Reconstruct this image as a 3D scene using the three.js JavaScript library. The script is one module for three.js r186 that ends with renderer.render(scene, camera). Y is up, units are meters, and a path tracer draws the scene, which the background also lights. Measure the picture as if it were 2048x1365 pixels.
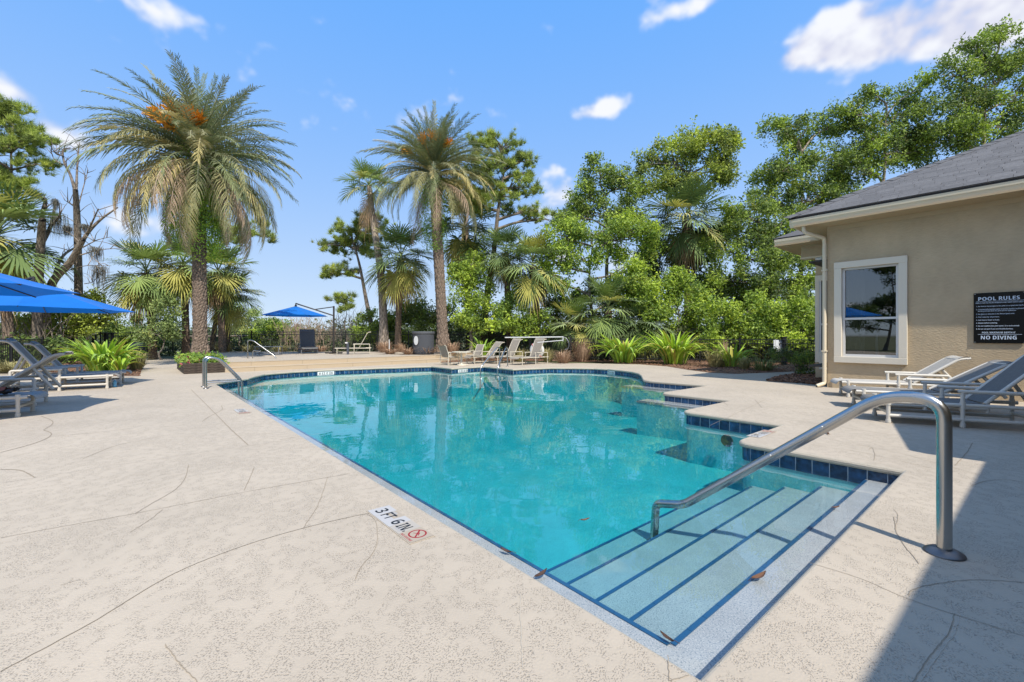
import * as THREE from 'three';
import { mergeGeometries } from 'three/addons/utils/BufferGeometryUtils.js';
import { RoundedBoxGeometry } from 'three/addons/geometries/RoundedBoxGeometry.js';

// ---------- camera, sky, sun, exposure ----------
const EYE = 1.28, F = 888, CX = 1024, HY = 672;
const scene = new THREE.Scene();
const camera = new THREE.PerspectiveCamera(2 * Math.atan(682.5 / F) * 180 / Math.PI, 2048 / 1365, 0.05, 2000);
camera.position.set(0, EYE, 0);
camera.lookAt(0, EYE, -10);
camera.setViewOffset(2048, 1365, 0, 682.5 - HY, 2048, 1365);
const renderer = new THREE.WebGLRenderer();
renderer.toneMapping = THREE.LinearToneMapping;
renderer.toneMappingExposure = 1.25;
renderer.shadowMap.enabled = true;
const SUN = new THREE.Vector3(0.253, 0.774, 0.580).normalize();
const sun = new THREE.DirectionalLight(new THREE.Color(1.0, 0.94, 0.84), 4.6);
sun.name = 'sun';
sun.position.copy(SUN).multiplyScalar(60).add(new THREE.Vector3(0, 0, -14));
sun.target.position.set(0, 0, -14);
sun.castShadow = true;
sun.shadow.radius = 1;
Object.assign(sun.shadow.camera, { left: -45, right: 45, top: 45, bottom: -45, near: 1, far: 150 });
sun.shadow.mapSize.set(2048, 2048);
scene.add(sun, sun.target);

// ---------- seeded random and noise ----------
function rng(seed) { let a = seed >>> 0; return () => { a = (a + 0x6D2B79F5) | 0; let t = Math.imul(a ^ (a >>> 15), 1 | a); t = (t + Math.imul(t ^ (t >>> 7), 61 | t)) ^ t; return ((t ^ (t >>> 14)) >>> 0) / 4294967296; }; }
const lerp = THREE.MathUtils.lerp, sstep = (x, a, b) => { const t = Math.min(1, Math.max(0, (x - a) / (b - a))); return t * t * (3 - 2 * t); };
const GRAD = []; { const r = rng(77); for (let i = 0; i < 4096; i++) { const a = r() * 6.2832; GRAD.push(Math.cos(a), Math.sin(a)); } }
const hash2 = (x, y) => { let h = Math.imul(x, 374761393) + Math.imul(y, 668265263); h = Math.imul(h ^ (h >>> 13), 1274126177); return ((h ^ (h >>> 16)) >>> 0) & 4095; };
function pn(x, y, p, q = p) {                       // gradient noise that repeats every p by q cells
  const ix = Math.floor(x), iy = Math.floor(y), fx = x - ix, fy = y - iy;
  const x0 = ((ix % p) + p) % p, x1 = (x0 + 1) % p, y0 = ((iy % q) + q) % q, y1 = (y0 + 1) % q;
  const g = (a, b, dx, dy) => { const k = hash2(a, b) * 2; return GRAD[k] * dx + GRAD[k + 1] * dy; };
  const u = fx * fx * fx * (fx * (fx * 6 - 15) + 10), v = fy * fy * fy * (fy * (fy * 6 - 15) + 10);
  return 1.5 * lerp(lerp(g(x0, y0, fx, fy), g(x1, y0, fx - 1, fy), u), lerp(g(x0, y1, fx, fy - 1), g(x1, y1, fx - 1, fy - 1), u), v);
}
const hash3 = (x, y, z) => { let h = Math.imul(x, 374761393) + Math.imul(y, 668265263) + Math.imul(z, 2147483647 ^ 914744747); h = Math.imul(h ^ (h >>> 13), 1274126177); return ((h ^ (h >>> 16)) >>> 0) / 4294967296; };
function vn3(x, y, z) {
  const ix = Math.floor(x), iy = Math.floor(y), iz = Math.floor(z); let fx = x - ix, fy = y - iy, fz = z - iz;
  fx = fx * fx * (3 - 2 * fx); fy = fy * fy * (3 - 2 * fy); fz = fz * fz * (3 - 2 * fz);
  const c = (a, b, d) => hash3(ix + a, iy + b, iz + d);
  return lerp(lerp(lerp(c(0, 0, 0), c(1, 0, 0), fx), lerp(c(0, 1, 0), c(1, 1, 0), fx), fy), lerp(lerp(c(0, 0, 1), c(1, 0, 1), fx), lerp(c(0, 1, 1), c(1, 1, 1), fx), fy), fz);
}
const fbm3 = (x, y, z, o = 5) => { let s = 0, a = 0.5; for (let i = 0; i < o; i++) { s += a * vn3(x, y, z); x = x * 2.03 + 11.3; y = y * 2.03 + 4.7; z = z * 2.03 + 7.9; a *= 0.5; } return s; };

// ---------- the sky: blue air, a few bright clouds and denser cover added out of view ----------
{
  const W = 2048, H = 1024, data = new Float32Array(W * H * 4);
  const az = (px) => Math.atan((px - CX) / F), el = (px, py) => Math.atan((HY - py) / F * Math.cos(az(px)));
  const puffs = [[1690, 84, 80, 30, .6], [1790, 72, 90, 34, .68], [1950, 40, 120, 50, .85], [2040, 60, 60, 50, .6], [1590, 112, 44, 22, .55], [1650, 70, 50, 20, .35], [1420, 4, 90, 16, .7], [1180, 228, 46, 16, .8], [1225, 208, 30, 10, .6], [290, 22, 90, 28, .75], [290, 88, 50, 20, .42],
    [25, 188, 42, 24, .85], [125, 272, 46, 22, .85], [285, 450, 60, 26, .7], [1120, 395, 60, 50, .8], [1190, 545, 130, 70, .8], [860, 238, 50, 30, .55], [640, 150, 30, 40, .35], [1480, 240, 40, 20, .3], [600, 440, 50, 20, .35], [1730, 10, 60, 14, .6]]
    .map(([x, y, rx, ry, s]) => [az(x), el(x, y), rx / F, ry / F, s]);
  for (let j = 0; j < H; j++) {
    const up = ((j + .5) / H - .5) * Math.PI, y = Math.sin(up), cu = Math.cos(up);
    for (let i = 0; i < W; i++) {
      const phi = ((i + .5) / W - .5) * 2 * Math.PI, x = Math.cos(phi) * cu, z = Math.sin(phi) * cu, k = (j * W + i) * 4;
      const e = Math.max(0, y), t = 1 - Math.exp(-e * 2.7), mu = x * SUN.x + y * SUN.y + z * SUN.z, glow = Math.pow(Math.max(0, mu), 6) * .25;
      let r = lerp(.57, .024, t) + glow, g = lerp(.685, .272, t) + glow, b = lerp(.79, .80, t) + glow * .8;
      if (y > 0) {
        const a = Math.atan2(x, -z), wx = vn3(x * 14, y * 18, z * 14) * .09, n = fbm3(x * 10 + 3 + wx * 5, y * 14, z * 10, 6), fine = fbm3(x * 30 + wx * 9, y * 40 + 9, z * 30, 6);
        let d = 0;
        for (const [ca, ce, ra, re, s] of puffs) { let da = a - ca; if (da > Math.PI) da -= 2 * Math.PI; const q = (da / ra) ** 2 + ((up - ce) / re) ** 2; if (q < 9) d += s * Math.exp(-q * .8); }
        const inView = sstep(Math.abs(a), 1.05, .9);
        d = Math.min(d, 1.25) + (1 - inView) * sstep(fbm3(x * 3.2 / (y + .25) + 31, 2, z * 3.2 / (y + .25), 5), .40, .58) * .9;  // denser cloud outside the view, added to whiten the fill light in shade
        const cov = sstep(d * .95 + (n - .5) * 1.5 + (fine - .5) * 1.3, .38, 1.02) * sstep(y, 0, .03) * .95;
        const shade = .74 + .26 * sstep(fine * .6 + n * .4, .36, .58);
        r = lerp(r, .78 * shade, cov); g = lerp(g, .79 * shade, cov); b = lerp(b, .82 * (shade * .6 + .4), cov);
      } else { r = .20; g = .20; b = .16; }
      data[k] = r; data[k + 1] = g; data[k + 2] = b; data[k + 3] = 1;
    }
  }
  const sky = new THREE.DataTexture(data, W, H, THREE.RGBAFormat, THREE.FloatType);
  sky.mapping = THREE.EquirectangularReflectionMapping; sky.magFilter = THREE.LinearFilter; sky.needsUpdate = true;
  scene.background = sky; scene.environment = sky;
}

// ---------- places: the photograph's ground points and the pool's own axes ----------
const V = (x, y, z) => new THREE.Vector3(x, y, z);
const G = (px, py, h = 0) => { const Z = F * (EYE - h) / (py - HY); return V((px - CX) / F * Z, h, -Z); };
const D = (px, py, Z) => V((px - CX) / F * Z, EYE + (HY - py) / F * Z, -Z);
const A1 = [-.6462, -.7632], A2 = [.7632, -.6462];                 // along the pool and across it, as x and z
const U = (u, v, y = 0) => V(.706 + A1[0] * u + A2[0] * v, y, -1.676 + A1[1] * u + A2[1] * v);
const TURN = Math.atan2(-A2[1], A2[0]);                            // local x runs along A2, local -z along A1

// ---------- small builders ----------
const taken = {};
const numbered = (n) => { const k = taken[n] = (taken[n] ?? -1) + 1; return k ? n + '_' + String(k).padStart(3, '0') : n; };
function shadow(m) { m.castShadow = m.receiveShadow = true; return m; }
function tag(o, label, category, group, kind) { if (label) o.userData.label = label; if (category) o.userData.category = category; if (group) o.userData.group = group; if (kind) o.userData.kind = kind; return o; }
function thing(name, label, category, p = V(0, 0, 0), turn = 0, group) { const o = new THREE.Group(); o.name = numbered(name); o.position.copy(p); o.rotation.y = turn; scene.add(o); return tag(o, label, category, group); }
function structure(name, geo, mat, label) { const m = shadow(new THREE.Mesh(geo, mat)); m.name = numbered(name); scene.add(m); return tag(m, label, null, null, 'structure'); }
function part(name, geo, mat, parent, kind) { const m = shadow(new THREE.Mesh(Array.isArray(geo) ? merge(geo) : geo, mat)); m.name = name; parent.add(m); if (kind) m.userData.kind = kind; return m; }
function copy(src, label, p, turn, group) { const c = src.clone(); c.name = numbered(src.name.replace(/_\d{3}$/, '')); c.position.copy(p); c.rotation.y = turn; c.userData = { ...src.userData, label }; if (group) c.userData.group = group; scene.add(c); return c; }
function merge(list) {
  const l = list.map((g) => { let q = g.index ? g.toNonIndexed() : g; for (const k of Object.keys(q.attributes)) if (!['position', 'normal', 'uv', 'color'].includes(k)) q.deleteAttribute(k); if (!q.attributes.normal) q.computeVertexNormals(); if (!q.attributes.uv) q.setAttribute('uv', new THREE.BufferAttribute(new Float32Array(q.attributes.position.count * 2), 2)); return q; });
  return l.length === 1 ? l[0] : mergeGeometries(l);
}
function boxUV(g, s = 1) {                          // uv in metres from the face's main axis
  const q = g.index ? g.toNonIndexed() : g; if (!q.attributes.normal) q.computeVertexNormals();
  const p = q.attributes.position, n = q.attributes.normal, uv = new Float32Array(p.count * 2);
  for (let i = 0; i < p.count; i++) {
    const a = Math.abs(n.getX(i)), b = Math.abs(n.getY(i)), c = Math.abs(n.getZ(i));
    const [u, v] = b >= a && b >= c ? [p.getX(i), p.getZ(i)] : a >= c ? [p.getZ(i), p.getY(i)] : [p.getX(i), p.getY(i)];
    uv[i * 2] = u * s; uv[i * 2 + 1] = v * s;
  }
  q.setAttribute('uv', new THREE.BufferAttribute(uv, 2)); return q;
}
const box = (w, h, d, x = 0, y = 0, z = 0, r = 0) => { const g = r ? new RoundedBoxGeometry(w, h, d, 2, r) : new THREE.BoxGeometry(w, h, d); g.translate(x, y, z); return g; };
function pipe(pts, r, bend = 0, seg = 8, close = true) {            // a tube along straight runs with rounded bends
  const P = pts.map((p) => Array.isArray(p) ? V(...p) : p), out = [];
  for (let i = 0; i < P.length; i++) {
    if (!bend || i === 0 || i === P.length - 1) { out.push(P[i].clone()); continue; }
    const a = P[i - 1].clone().sub(P[i]), b = P[i + 1].clone().sub(P[i]), d = Math.min(bend, a.length() * .49, b.length() * .49); a.setLength(d); b.setLength(d);
    for (let k = 0; k <= 6; k++) { const t = k / 6, q = P[i].clone().addScaledVector(a, (1 - t) * (1 - t)).addScaledVector(b, t * t); out.push(q); }
  }
  return sweep(out, out.map(() => r), seg, close);
}
function sweep(P, R, seg = 7, close = true) {                       // a tube with a radius per point, carried along without twist
  const n = P.length, pos = [], nor = [], uv = [], idx = []; let up = null, len = 0;
  for (let i = 0; i < n; i++) {
    const t = P[Math.min(i + 1, n - 1)].clone().sub(P[Math.max(i - 1, 0)]).normalize();
    if (!up) { up = Math.abs(t.y) > .9 ? V(1, 0, 0) : V(0, 1, 0); }
    up = up.clone().addScaledVector(t, -up.dot(t)).normalize(); const sd = t.clone().cross(up);
    if (i) len += P[i].distanceTo(P[i - 1]);
    for (let k = 0; k <= seg; k++) {
      const a = k / seg * 2 * Math.PI, d = up.clone().multiplyScalar(Math.cos(a)).addScaledVector(sd, Math.sin(a));
      pos.push(P[i].x + d.x * R[i], P[i].y + d.y * R[i], P[i].z + d.z * R[i]); nor.push(d.x, d.y, d.z); uv.push(k / seg * Math.max(.15, 6.28 * R[0]), len);
    }
  }
  for (let i = 0; i < n - 1; i++) for (let k = 0; k < seg; k++) { const a = i * (seg + 1) + k, b = a + seg + 1; idx.push(a, a + 1, b, b, a + 1, b + 1); }
  if (close) for (const [i, s] of [[0, 1], [n - 1, 0]]) { const c = i * (seg + 1); for (let k = 1; k < seg - 1; k++) s ? idx.push(c, c + k + 1, c + k) : idx.push(c, c + k, c + k + 1); }
  const g = new THREE.BufferGeometry(); g.setAttribute('position', new THREE.Float32BufferAttribute(pos, 3)); g.setAttribute('normal', new THREE.Float32BufferAttribute(nor, 3)); g.setAttribute('uv', new THREE.Float32BufferAttribute(uv, 2)); g.setIndex(idx); return g;
}
const curve = (pts, n) => new THREE.CatmullRomCurve3(pts.map((p) => Array.isArray(p) ? V(...p) : p), false, 'centripetal').getPoints(n);
function tris(pos, uv) { const g = new THREE.BufferGeometry(); g.setAttribute('position', new THREE.Float32BufferAttribute(pos, 3)); if (uv) g.setAttribute('uv', new THREE.Float32BufferAttribute(uv, 2)); g.computeVertexNormals(); return g; }
function flat(outline, y, holes = []) {             // a level sheet from x,z outlines, uv in metres
  const s = new THREE.Shape(outline.map((p) => new THREE.Vector2(p.x, -p.z))); for (const h of holes) s.holes.push(new THREE.Path(h.map((p) => new THREE.Vector2(p.x, -p.z))));
  const g = new THREE.ShapeGeometry(s); g.rotateX(-Math.PI / 2); g.translate(0, y, 0); return g;
}
function prism(outline, y0, y1) { const s = new THREE.Shape(outline.map((p) => new THREE.Vector2(p.x, -p.z))); const g = new THREE.ExtrudeGeometry(s, { depth: y1 - y0, bevelEnabled: false }); g.rotateX(-Math.PI / 2); g.translate(0, y0, 0); return g; }
function area2(P) { let a = 0; for (let i = 0; i < P.length; i++) { const p = P[i], q = P[(i + 1) % P.length]; a += p.x * q.z - q.x * p.z; } return a; }
function offset(P, d) {                             // grow (d > 0) a closed outline
  const s = area2(P) > 0 ? 1 : -1, n = P.length;
  return P.map((p, i) => {
    const a = P[(i + n - 1) % n], b = P[(i + 1) % n], e = V(p.x - a.x, 0, p.z - a.z).normalize(), f = V(b.x - p.x, 0, b.z - p.z).normalize();
    const n1 = V(e.z * s, 0, -e.x * s), n2 = V(f.z * s, 0, -f.x * s), m = n1.clone().add(n2).normalize(), k = d / Math.max(.45, m.dot(n1)); return V(p.x + m.x * k, p.y, p.z + m.z * k);
  });
}
function rim(P, profile) {                          // sweep a profile of [outward, y] round a closed outline
  const rings = profile.map(([o, y]) => offset(P, o).map((p) => V(p.x, y, p.z))), pos = [], uv = [], n = P.length; let L = 0;
  const s = area2(P) > 0;
  for (let i = 0; i < n; i++) {
    const j = (i + 1) % n, l = P[i].distanceTo(P[j]); let w = 0;
    for (let k = 0; k < profile.length - 1; k++) {
      const a = rings[k][i], b = rings[k][j], c = rings[k + 1][j], d = rings[k + 1][i], dw = Math.hypot(profile[k + 1][0] - profile[k][0], profile[k + 1][1] - profile[k][1]);
      const q = s ? [a, b, c, a, c, d] : [a, c, b, a, d, c]; for (const v of q) pos.push(v.x, v.y, v.z);
      const A = [L, w], B = [L + l, w], C = [L + l, w + dw], E = [L, w + dw]; for (const t of s ? [A, B, C, A, C, E] : [A, C, B, A, E, C]) uv.push(t[0], t[1]); w += dw;
    }
    L += l;
  }
  return tris(pos, uv);
}

// ---------- textures ----------
function texture(n, fn, { srgb = false, size = 1, w = n } = {}) {
  const d = new Uint8Array(n * w * 4), toS = (c) => c <= .0031308 ? c * 12.92 : 1.055 * Math.pow(c, 1 / 2.4) - .055;
  for (let y = 0; y < n; y++) for (let x = 0; x < w; x++) { const c = fn(x / w, y / n, x, y), k = (y * w + x) * 4, a = Array.isArray(c) ? c : [c, c, c]; for (let i = 0; i < 3; i++) d[k + i] = Math.round(255 * Math.min(1, Math.max(0, srgb ? toS(a[i]) : a[i]))); d[k + 3] = 255; }
  const t = new THREE.DataTexture(d, w, n, THREE.RGBAFormat); t.wrapS = t.wrapT = THREE.RepeatWrapping; t.magFilter = THREE.LinearFilter; t.minFilter = THREE.LinearMipmapLinearFilter; t.generateMipmaps = true; if (srgb) t.colorSpace = THREE.SRGBColorSpace; t.repeat.set(1 / size, 1 / size); t.needsUpdate = true; return t;
}
const lin = (r, g, b) => new THREE.Color().setRGB(r, g, b);
const mat = (name, c, o = {}) => { const m = new THREE.MeshPhysicalMaterial({ roughness: .8, ...o }); m.color.copy(Array.isArray(c) ? lin(...c) : c); m.name = name; m.side = THREE.DoubleSide; return m; };

const deckR = rng(5);
let deckPit;
{ const S = 1792; deckPit = new Float32Array(S * S); const rot = .35;
  for (let y = 0; y < S; y++) for (let x = 0; x < S; x++) { const u = x / S, v = y / S;
    const a = pn(u * 330, v * 230, 330, 230), b = pn(u * 500 + 9, v * 390 + 3, 500, 390), c = pn(u * 46, v * 40, 46, 40) + .5 * pn(u * 110, v * 95, 110, 95), big = pn(u * 7, v * 7, 7);
    const squig = sstep(.17 - Math.abs(a), 0, .08) * sstep(b, -.14, .1) * sstep(c + big * .5, -.42, .2); deckPit[y * S + x] = squig; } }
const deckMap = texture(1792, (u, v, x, y) => { const p = deckPit[y * 1792 + x], n = pn(u * 3, v * 3, 3) * .06 + pn(u * 11, v * 11, 11) * .035 + pn(u * 29, v * 29, 29) * .025 + pn(u * 90, v * 90, 90) * .02 + pn(u * 600, v * 600, 600) * .03, k = 1 + n; return [lerp(.43 * k, .18, p * .62), lerp(.366 * k, .15, p * .62), lerp(.286 * k, .118, p * .62)]; }, { srgb: true, size: 3.6 });
const deckBump = texture(1792, (u, v, x, y) => .7 - .6 * deckPit[y * 1792 + x] + .12 * pn(u * 300, v * 300, 300), { size: 3.6 });
const plasterMap = texture(1024, (u, v) => { const a = pn(u * 150, v * 150, 150), b = pn(u * 190 + 5, v * 190, 190), n = 1 + .10 * pn(u * 3, v * 3, 3) + .07 * pn(u * 14, v * 14, 14), d = sstep(a, .28, .44), w = sstep(b, .28, .44); let c = [.285, .305, .305].map((q) => q * n); c = c.map((q, i) => lerp(q, [.07, .115, .155][i], d * .58)); return c.map((q, i) => lerp(q, [.52, .53, .52][i], w * .45)); }, { srgb: true, size: 1.3 });
const waterBump = texture(1024, (u, v) => .5 + .22 * pn(u * 9, v * 9, 9) + .12 * pn(u * 23, v * 23, 23) + .06 * pn(u * 51, v * 51, 51), { size: 7 });
const stuccoBump = texture(1024, (u, v) => { const w = pn(u * 10, v * 24, 10, 24) * .5; return .5 + .3 * pn(u * 40 + w, v * 130, 40, 130) + .2 * pn(u * 90, v * 210 + w, 90, 210) + .12 * pn(u * 260, v * 300, 260, 300); }, { size: 2.2 });
const stuccoMap = texture(512, (u, v) => { const n = 1 + .09 * pn(u * 4, v * 5, 4, 5) + .05 * pn(u * 14, v * 7, 14, 7) + .05 * pn(u * 30, v * 70, 30, 70); return [.47 * n, .37 * n, .24 * n]; }, { srgb: true, size: 2.7 });
const slingMap = texture(256, (u, v, x, y) => { const a = (x % 8 < 4) === (y % 8 < 4) ? 1 : .72, n = 1 + .1 * pn(u * 8, v * 8, 8); return [.36 * a * n, .35 * a * n, .325 * a * n]; }, { srgb: true, size: .25 });
const mulchMap = texture(1024, (u, v) => { const a = pn(u * 60, v * 90, 60, 90), b = pn(u * 110 + 4, v * 70, 110, 70), k = .5 + .5 * a + .3 * b; return [lerp(.05, .30, k), lerp(.025, .165, k), lerp(.015, .095, k)]; }, { srgb: true, size: 2.1 });
const mulchBump = texture(512, (u, v) => .5 + .5 * pn(u * 50, v * 70, 50, 70), { size: 2.1 });
const barkMap = texture(512, (u, v) => { const n = pn(u * 14, v * 6, 14, 6) + .6 * pn(u * 40, v * 20, 40, 20), k = .62 + .5 * n; return [.30 * k, .245 * k, .195 * k]; }, { srgb: true, size: 1.1 });
const barkBump = texture(512, (u, v) => .5 + .35 * pn(u * 14, v * 6, 14, 6) + .2 * pn(u * 40, v * 22, 40, 22), { size: 1.1 });
const tileMap = texture(512, (u, v) => { const n = pn(u * 9, v * 9, 9) + .6 * pn(u * 26, v * 26, 26) + .3 * pn(u * 70, v * 70, 70), k = Math.max(.2, .8 + .65 * n); return [.011 * k, .058 * k, .135 * k]; }, { srgb: true, size: .83 });
const grassMap = texture(512, (u, v) => { const n = pn(u * 12, v * 12, 12), m = pn(u * 90, v * 90, 90), k = .75 + .3 * n + .5 * m; return [.13 * k, .14 * k, .055 * k]; }, { srgb: true, size: 4 });
const shingleMap = texture(512, (u, v) => { const n = .85 + .3 * pn(u * 180, v * 180, 180) + .2 * pn(u * 16, v * 30, 16, 30); return [.115 * n, .113 * n, .115 * n]; }, { srgb: true, size: 1 });
const clothMap = texture(512, (u, v, x, y) => { const a = .96 + .04 * ((x + y) % 4 < 2 ? 1 : -1), n = 1 + .06 * pn(u * 5, v * 5, 5) + .04 * pn(u * 17, v * 3, 17, 3); return [.003 * a * n, .165 * a * n, .60 * a * n]; }, { srgb: true, size: 1.4 });
const trunkMap = texture(512, (u, v) => { const n = pn(u * 30, v * 12, 30, 12) + .5 * pn(u * 70, v * 60, 70, 60), k = .75 + .5 * n; return [.34 * k, .26 * k, .20 * k]; }, { srgb: true, size: 1 });

const M = {
  deck: mat('spray deck', [1, 1, 1], { map: deckMap, bumpMap: deckBump, bumpScale: .004, roughness: .9 }),
  deckEdge: mat('coping', [.41, .36, .285], { bumpMap: deckBump, bumpScale: .004, roughness: .9 }),
  step: mat('terrace steps', [.44, .35, .24], { bumpMap: deckBump, bumpScale: .004, roughness: .92 }),
  joint: mat('joint', [.28, .23, .17], { roughness: 1 }), jointPale: mat('filled joint', [.46, .41, .335], { roughness: 1 }),
  waterTintPlaster: mat('water tinted wall plaster', [.36, 1.5, 1.6], { map: plasterMap, roughness: .85 }), treadPlaster: mat('tread plaster', [.95, .95, .95], { map: plasterMap, roughness: .85 }), plaster: mat('pool plaster', [1, 1, 1], { map: plasterMap, roughness: .85 }), deepPlaster: mat('blue pool plaster', [1.0, 1.18, 1.10], { map: plasterMap, roughness: .85 }),  // wall plaster colour also carries the water tint and scattered light
  tiles: [0, 1, 2, 3].map((i) => mat('blue tile', [.7 + .25 * i, .75 + .18 * i, .78 + .16 * i], { map: tileMap, roughness: .25 })),
  line: mat('dark blue tile', [.008, .065, .15], { roughness: .35 }), grout: mat('grout', [.32, .38, .43], { roughness: .9 }),
  chrome: mat('steel', [.47, .465, .45], { metalness: 1, roughness: .26 }), chromeDull: mat('worn steel', [.16, .16, .165], { metalness: .8, roughness: .42 }),
  stucco: mat('stucco', [1, 1, 1], { map: stuccoMap, bumpMap: stuccoBump, bumpScale: .0065, roughness: .93 }),
  trim: mat('cream trim', [.64, .55, .40], { roughness: .6 }), windowTrim: mat('window trim', [.66, .60, .49], { roughness: .7 }), soffit: mat('soffit', [.44, .33, .20], { roughness: .85 }),
  white: mat('white frame', [.60, .60, .59], { roughness: .45 }), shingle: mat('shingle base', [1, 1, 1], { map: shingleMap, roughness: .95 }),
  shingles: [1.0, 1.08, 1.16, 1.26].map((k) => mat('shingle', [k, k, k], { map: shingleMap, roughness: .95 })), darkRoof: mat('drip edge', [.018, .017, .018], { roughness: .7 }),
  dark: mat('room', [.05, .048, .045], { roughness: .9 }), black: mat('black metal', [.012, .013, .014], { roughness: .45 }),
  glass: mat('window glass', [.55, .57, .58], { transmission: 1, roughness: 0, ior: 2.1, thickness: 0 }),
  pvc: mat('pvc tube', [.56, .53, .47], { roughness: .5 }), pvcLeft: mat('left lounger pvc tube', [.54, .495, .42], { roughness: .6 }), pvcGrey: mat('grey frame', [.16, .17, .185], { roughness: .5 }), cream: mat('cream tube', [.55, .50, .40], { roughness: .45 }),  // the left loungers use a slightly darker, rougher tube colour
  sling: mat('sling fabric', [1, 1, 1], { map: slingMap, roughness: .9, transmission: .12 }), slingShaded: mat('shade darkened sling', [.45, .46, .48], { map: slingMap, roughness: .9 }), slingMid: mat('grey sling', [.62, .62, .63], { map: slingMap, roughness: .9 }), slingPale: mat('white sling', [1.35, 1.33, 1.3], { map: slingMap, roughness: .9, transmission: .15 }), slingDark: mat('charcoal sling', [.36, .38, .42], { map: slingMap, roughness: .9 }), slingTaupe: mat('taupe sling', [.95, .86, .76], { map: slingMap, roughness: .9, transmission: .12 }),  // one sling is a pale fabric darkened in colour for the patio shade
  cloth: mat('blue canvas', [1, 1, 1], { specularIntensity: .25, map: clothMap, roughness: .97, transmission: .28, thickness: 0 }),
  bronze: mat('dark bronze', [.045, .04, .036], { roughness: .45, metalness: .3 }),
  mulch: mat('mulch', [1, 1, 1], { map: mulchMap, bumpMap: mulchBump, bumpScale: .03, roughness: 1 }), grass: mat('rough grass', [1, 1, 1], { map: grassMap, roughness: 1 }),
  bark: mat('bark', [1, 1, 1], { map: barkMap, bumpMap: barkBump, bumpScale: .03, roughness: 1 }), barkGrey: mat('grey bark', [1.15, 1.2, 1.25], { map: barkMap, bumpMap: barkBump, bumpScale: .02, roughness: 1 }), barkDead: mat('dead wood', [1.3, 1.3, 1.3], { map: barkMap, bumpMap: barkBump, bumpScale: .02, roughness: 1 }),
  trunk: mat('palm trunk', [.66, .64, .63], { map: trunkMap, bumpMap: barkBump, bumpScale: .03, roughness: 1 }), trunkDark: mat('dark palm trunk', [.6, .55, .5], { map: trunkMap, bumpMap: barkBump, bumpScale: .03, roughness: 1 }),
  barkPale: mat('pale palm bark', [1.75, 1.75, 1.75], { map: barkMap, bumpMap: barkBump, bumpScale: .015, roughness: 1 }), timber: mat('dark timber', [.30, .27, .25], { map: barkMap, roughness: .9 }), soil: mat('soil', [.09, .055, .035], { roughness: 1 }),
};
const leafMat = (n, c, t = .35, r = .97) => mat(n, c, { roughness: r, transmission: t, thickness: 0, clearcoat: .22, clearcoatRoughness: .4 });

// ---------- pool outline ----------
const roundTip = (a, p, b, r) => { const x = a.clone().sub(p).setLength(r).add(p), y = b.clone().sub(p).setLength(r).add(p), o = []; for (let k = 0; k <= 5; k++) { const t = k / 5; o.push(x.clone().multiplyScalar((1 - t) * (1 - t)).addScaledVector(p, 2 * t * (1 - t)).addScaledVector(y, t * t)); } return o; };
const teeth = [[0, 0], [0, 3.95], [1.55, 3.95], [1.55, 5.48], [3.1, 5.48], [3.1, 7.4], [4.65, 7.4], [4.65, 9.68], [6.5, 9.55]].map(([u, v]) => U(u, v));
const farEdge = [[1282, 750.5], [1276, 746.5], [1262, 743], [1240, 740.4], [1215, 738], [1188, 736.6], [1145, 735.8], [1100, 735.6], [1060, 737], [1026, 738.6], [1000, 736], [967, 733], [935, 734.5], [903, 737], [882, 734.5], [862, 732.6], [830, 733.3], [800, 734.6], [760, 735.6], [725, 736.9], [680, 738.5], [635, 740.5], [590, 743], [553, 745.8], [530, 748], [512, 752], [497, 756.5], [480, 758.8]].map(([x, y]) => G(x, y));
const corner = U(13.47, 0);
const pool = [];
teeth.forEach((p, i) => { if ([2, 4, 6].includes(i)) pool.push(p); else if ([3, 5, 7].includes(i)) pool.push(p); else pool.push(p); });
{ // the three tips that jut into the pool are rounded
  const out = []; for (let i = 0; i < teeth.length; i++) { if ([2, 4, 6].includes(i)) out.push(...roundTip(teeth[i - 1], teeth[i], teeth[i + 1], .16)); else if (i === 8) out.push(...roundTip(teeth[7], teeth[8], farEdge[0], .3)); else out.push(teeth[i]); }
  pool.length = 0; pool.push(...out, ...farEdge, corner);
}
const WATER = -.15;

// ---------- ground, deck, beds ----------
{ const far = [V(-600, 0, 300), V(600, 0, 300), V(600, 0, -900), V(-600, 0, -900)];
  const g = flat(far, -.03, [offset(pool, .5)]); structure('ground', boxUV(g), M.grass, 'rough grassy ground round the pool deck, reaching to the horizon'); }
const slabs = [V(-22, 0, 6), V(18, 0, 6), V(18, 0, -16), V(9.5, 0, -18.5), V(4, 0, -20.5), V(-3, 0, -23), V(-18, 0, -25), V(-24, 0, -23)];
const deck = structure('pool_deck', boxUV(merge([flat(slabs, 0, [offset(pool, .03)])])), M.deck, 'beige textured concrete deck round the swimming pool');
part('coping', boxUV(rim(pool, [[.032, 0], [.02, -.003], [.009, -.011], [0, -.026], [.002, -.048], [.012, -.064], [.03, -.07], [.1, -.07]])), M.deckEdge, deck);
function ribbon(pts, w, h) { const pos = []; for (let i = 0; i < pts.length - 1; i++) { const a = pts[i], b = pts[i + 1], t = V(b.x - a.x, 0, b.z - a.z).normalize(), s = V(-t.z, 0, t.x).multiplyScalar(w / 2); const q = [a.clone().add(s), a.clone().sub(s), b.clone().sub(s), b.clone().add(s)]; for (const k of [0, 2, 1, 0, 3, 2]) pos.push(q[k].x, h, q[k].z); } return tris(pos); }
const jr = rng(12);
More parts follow.
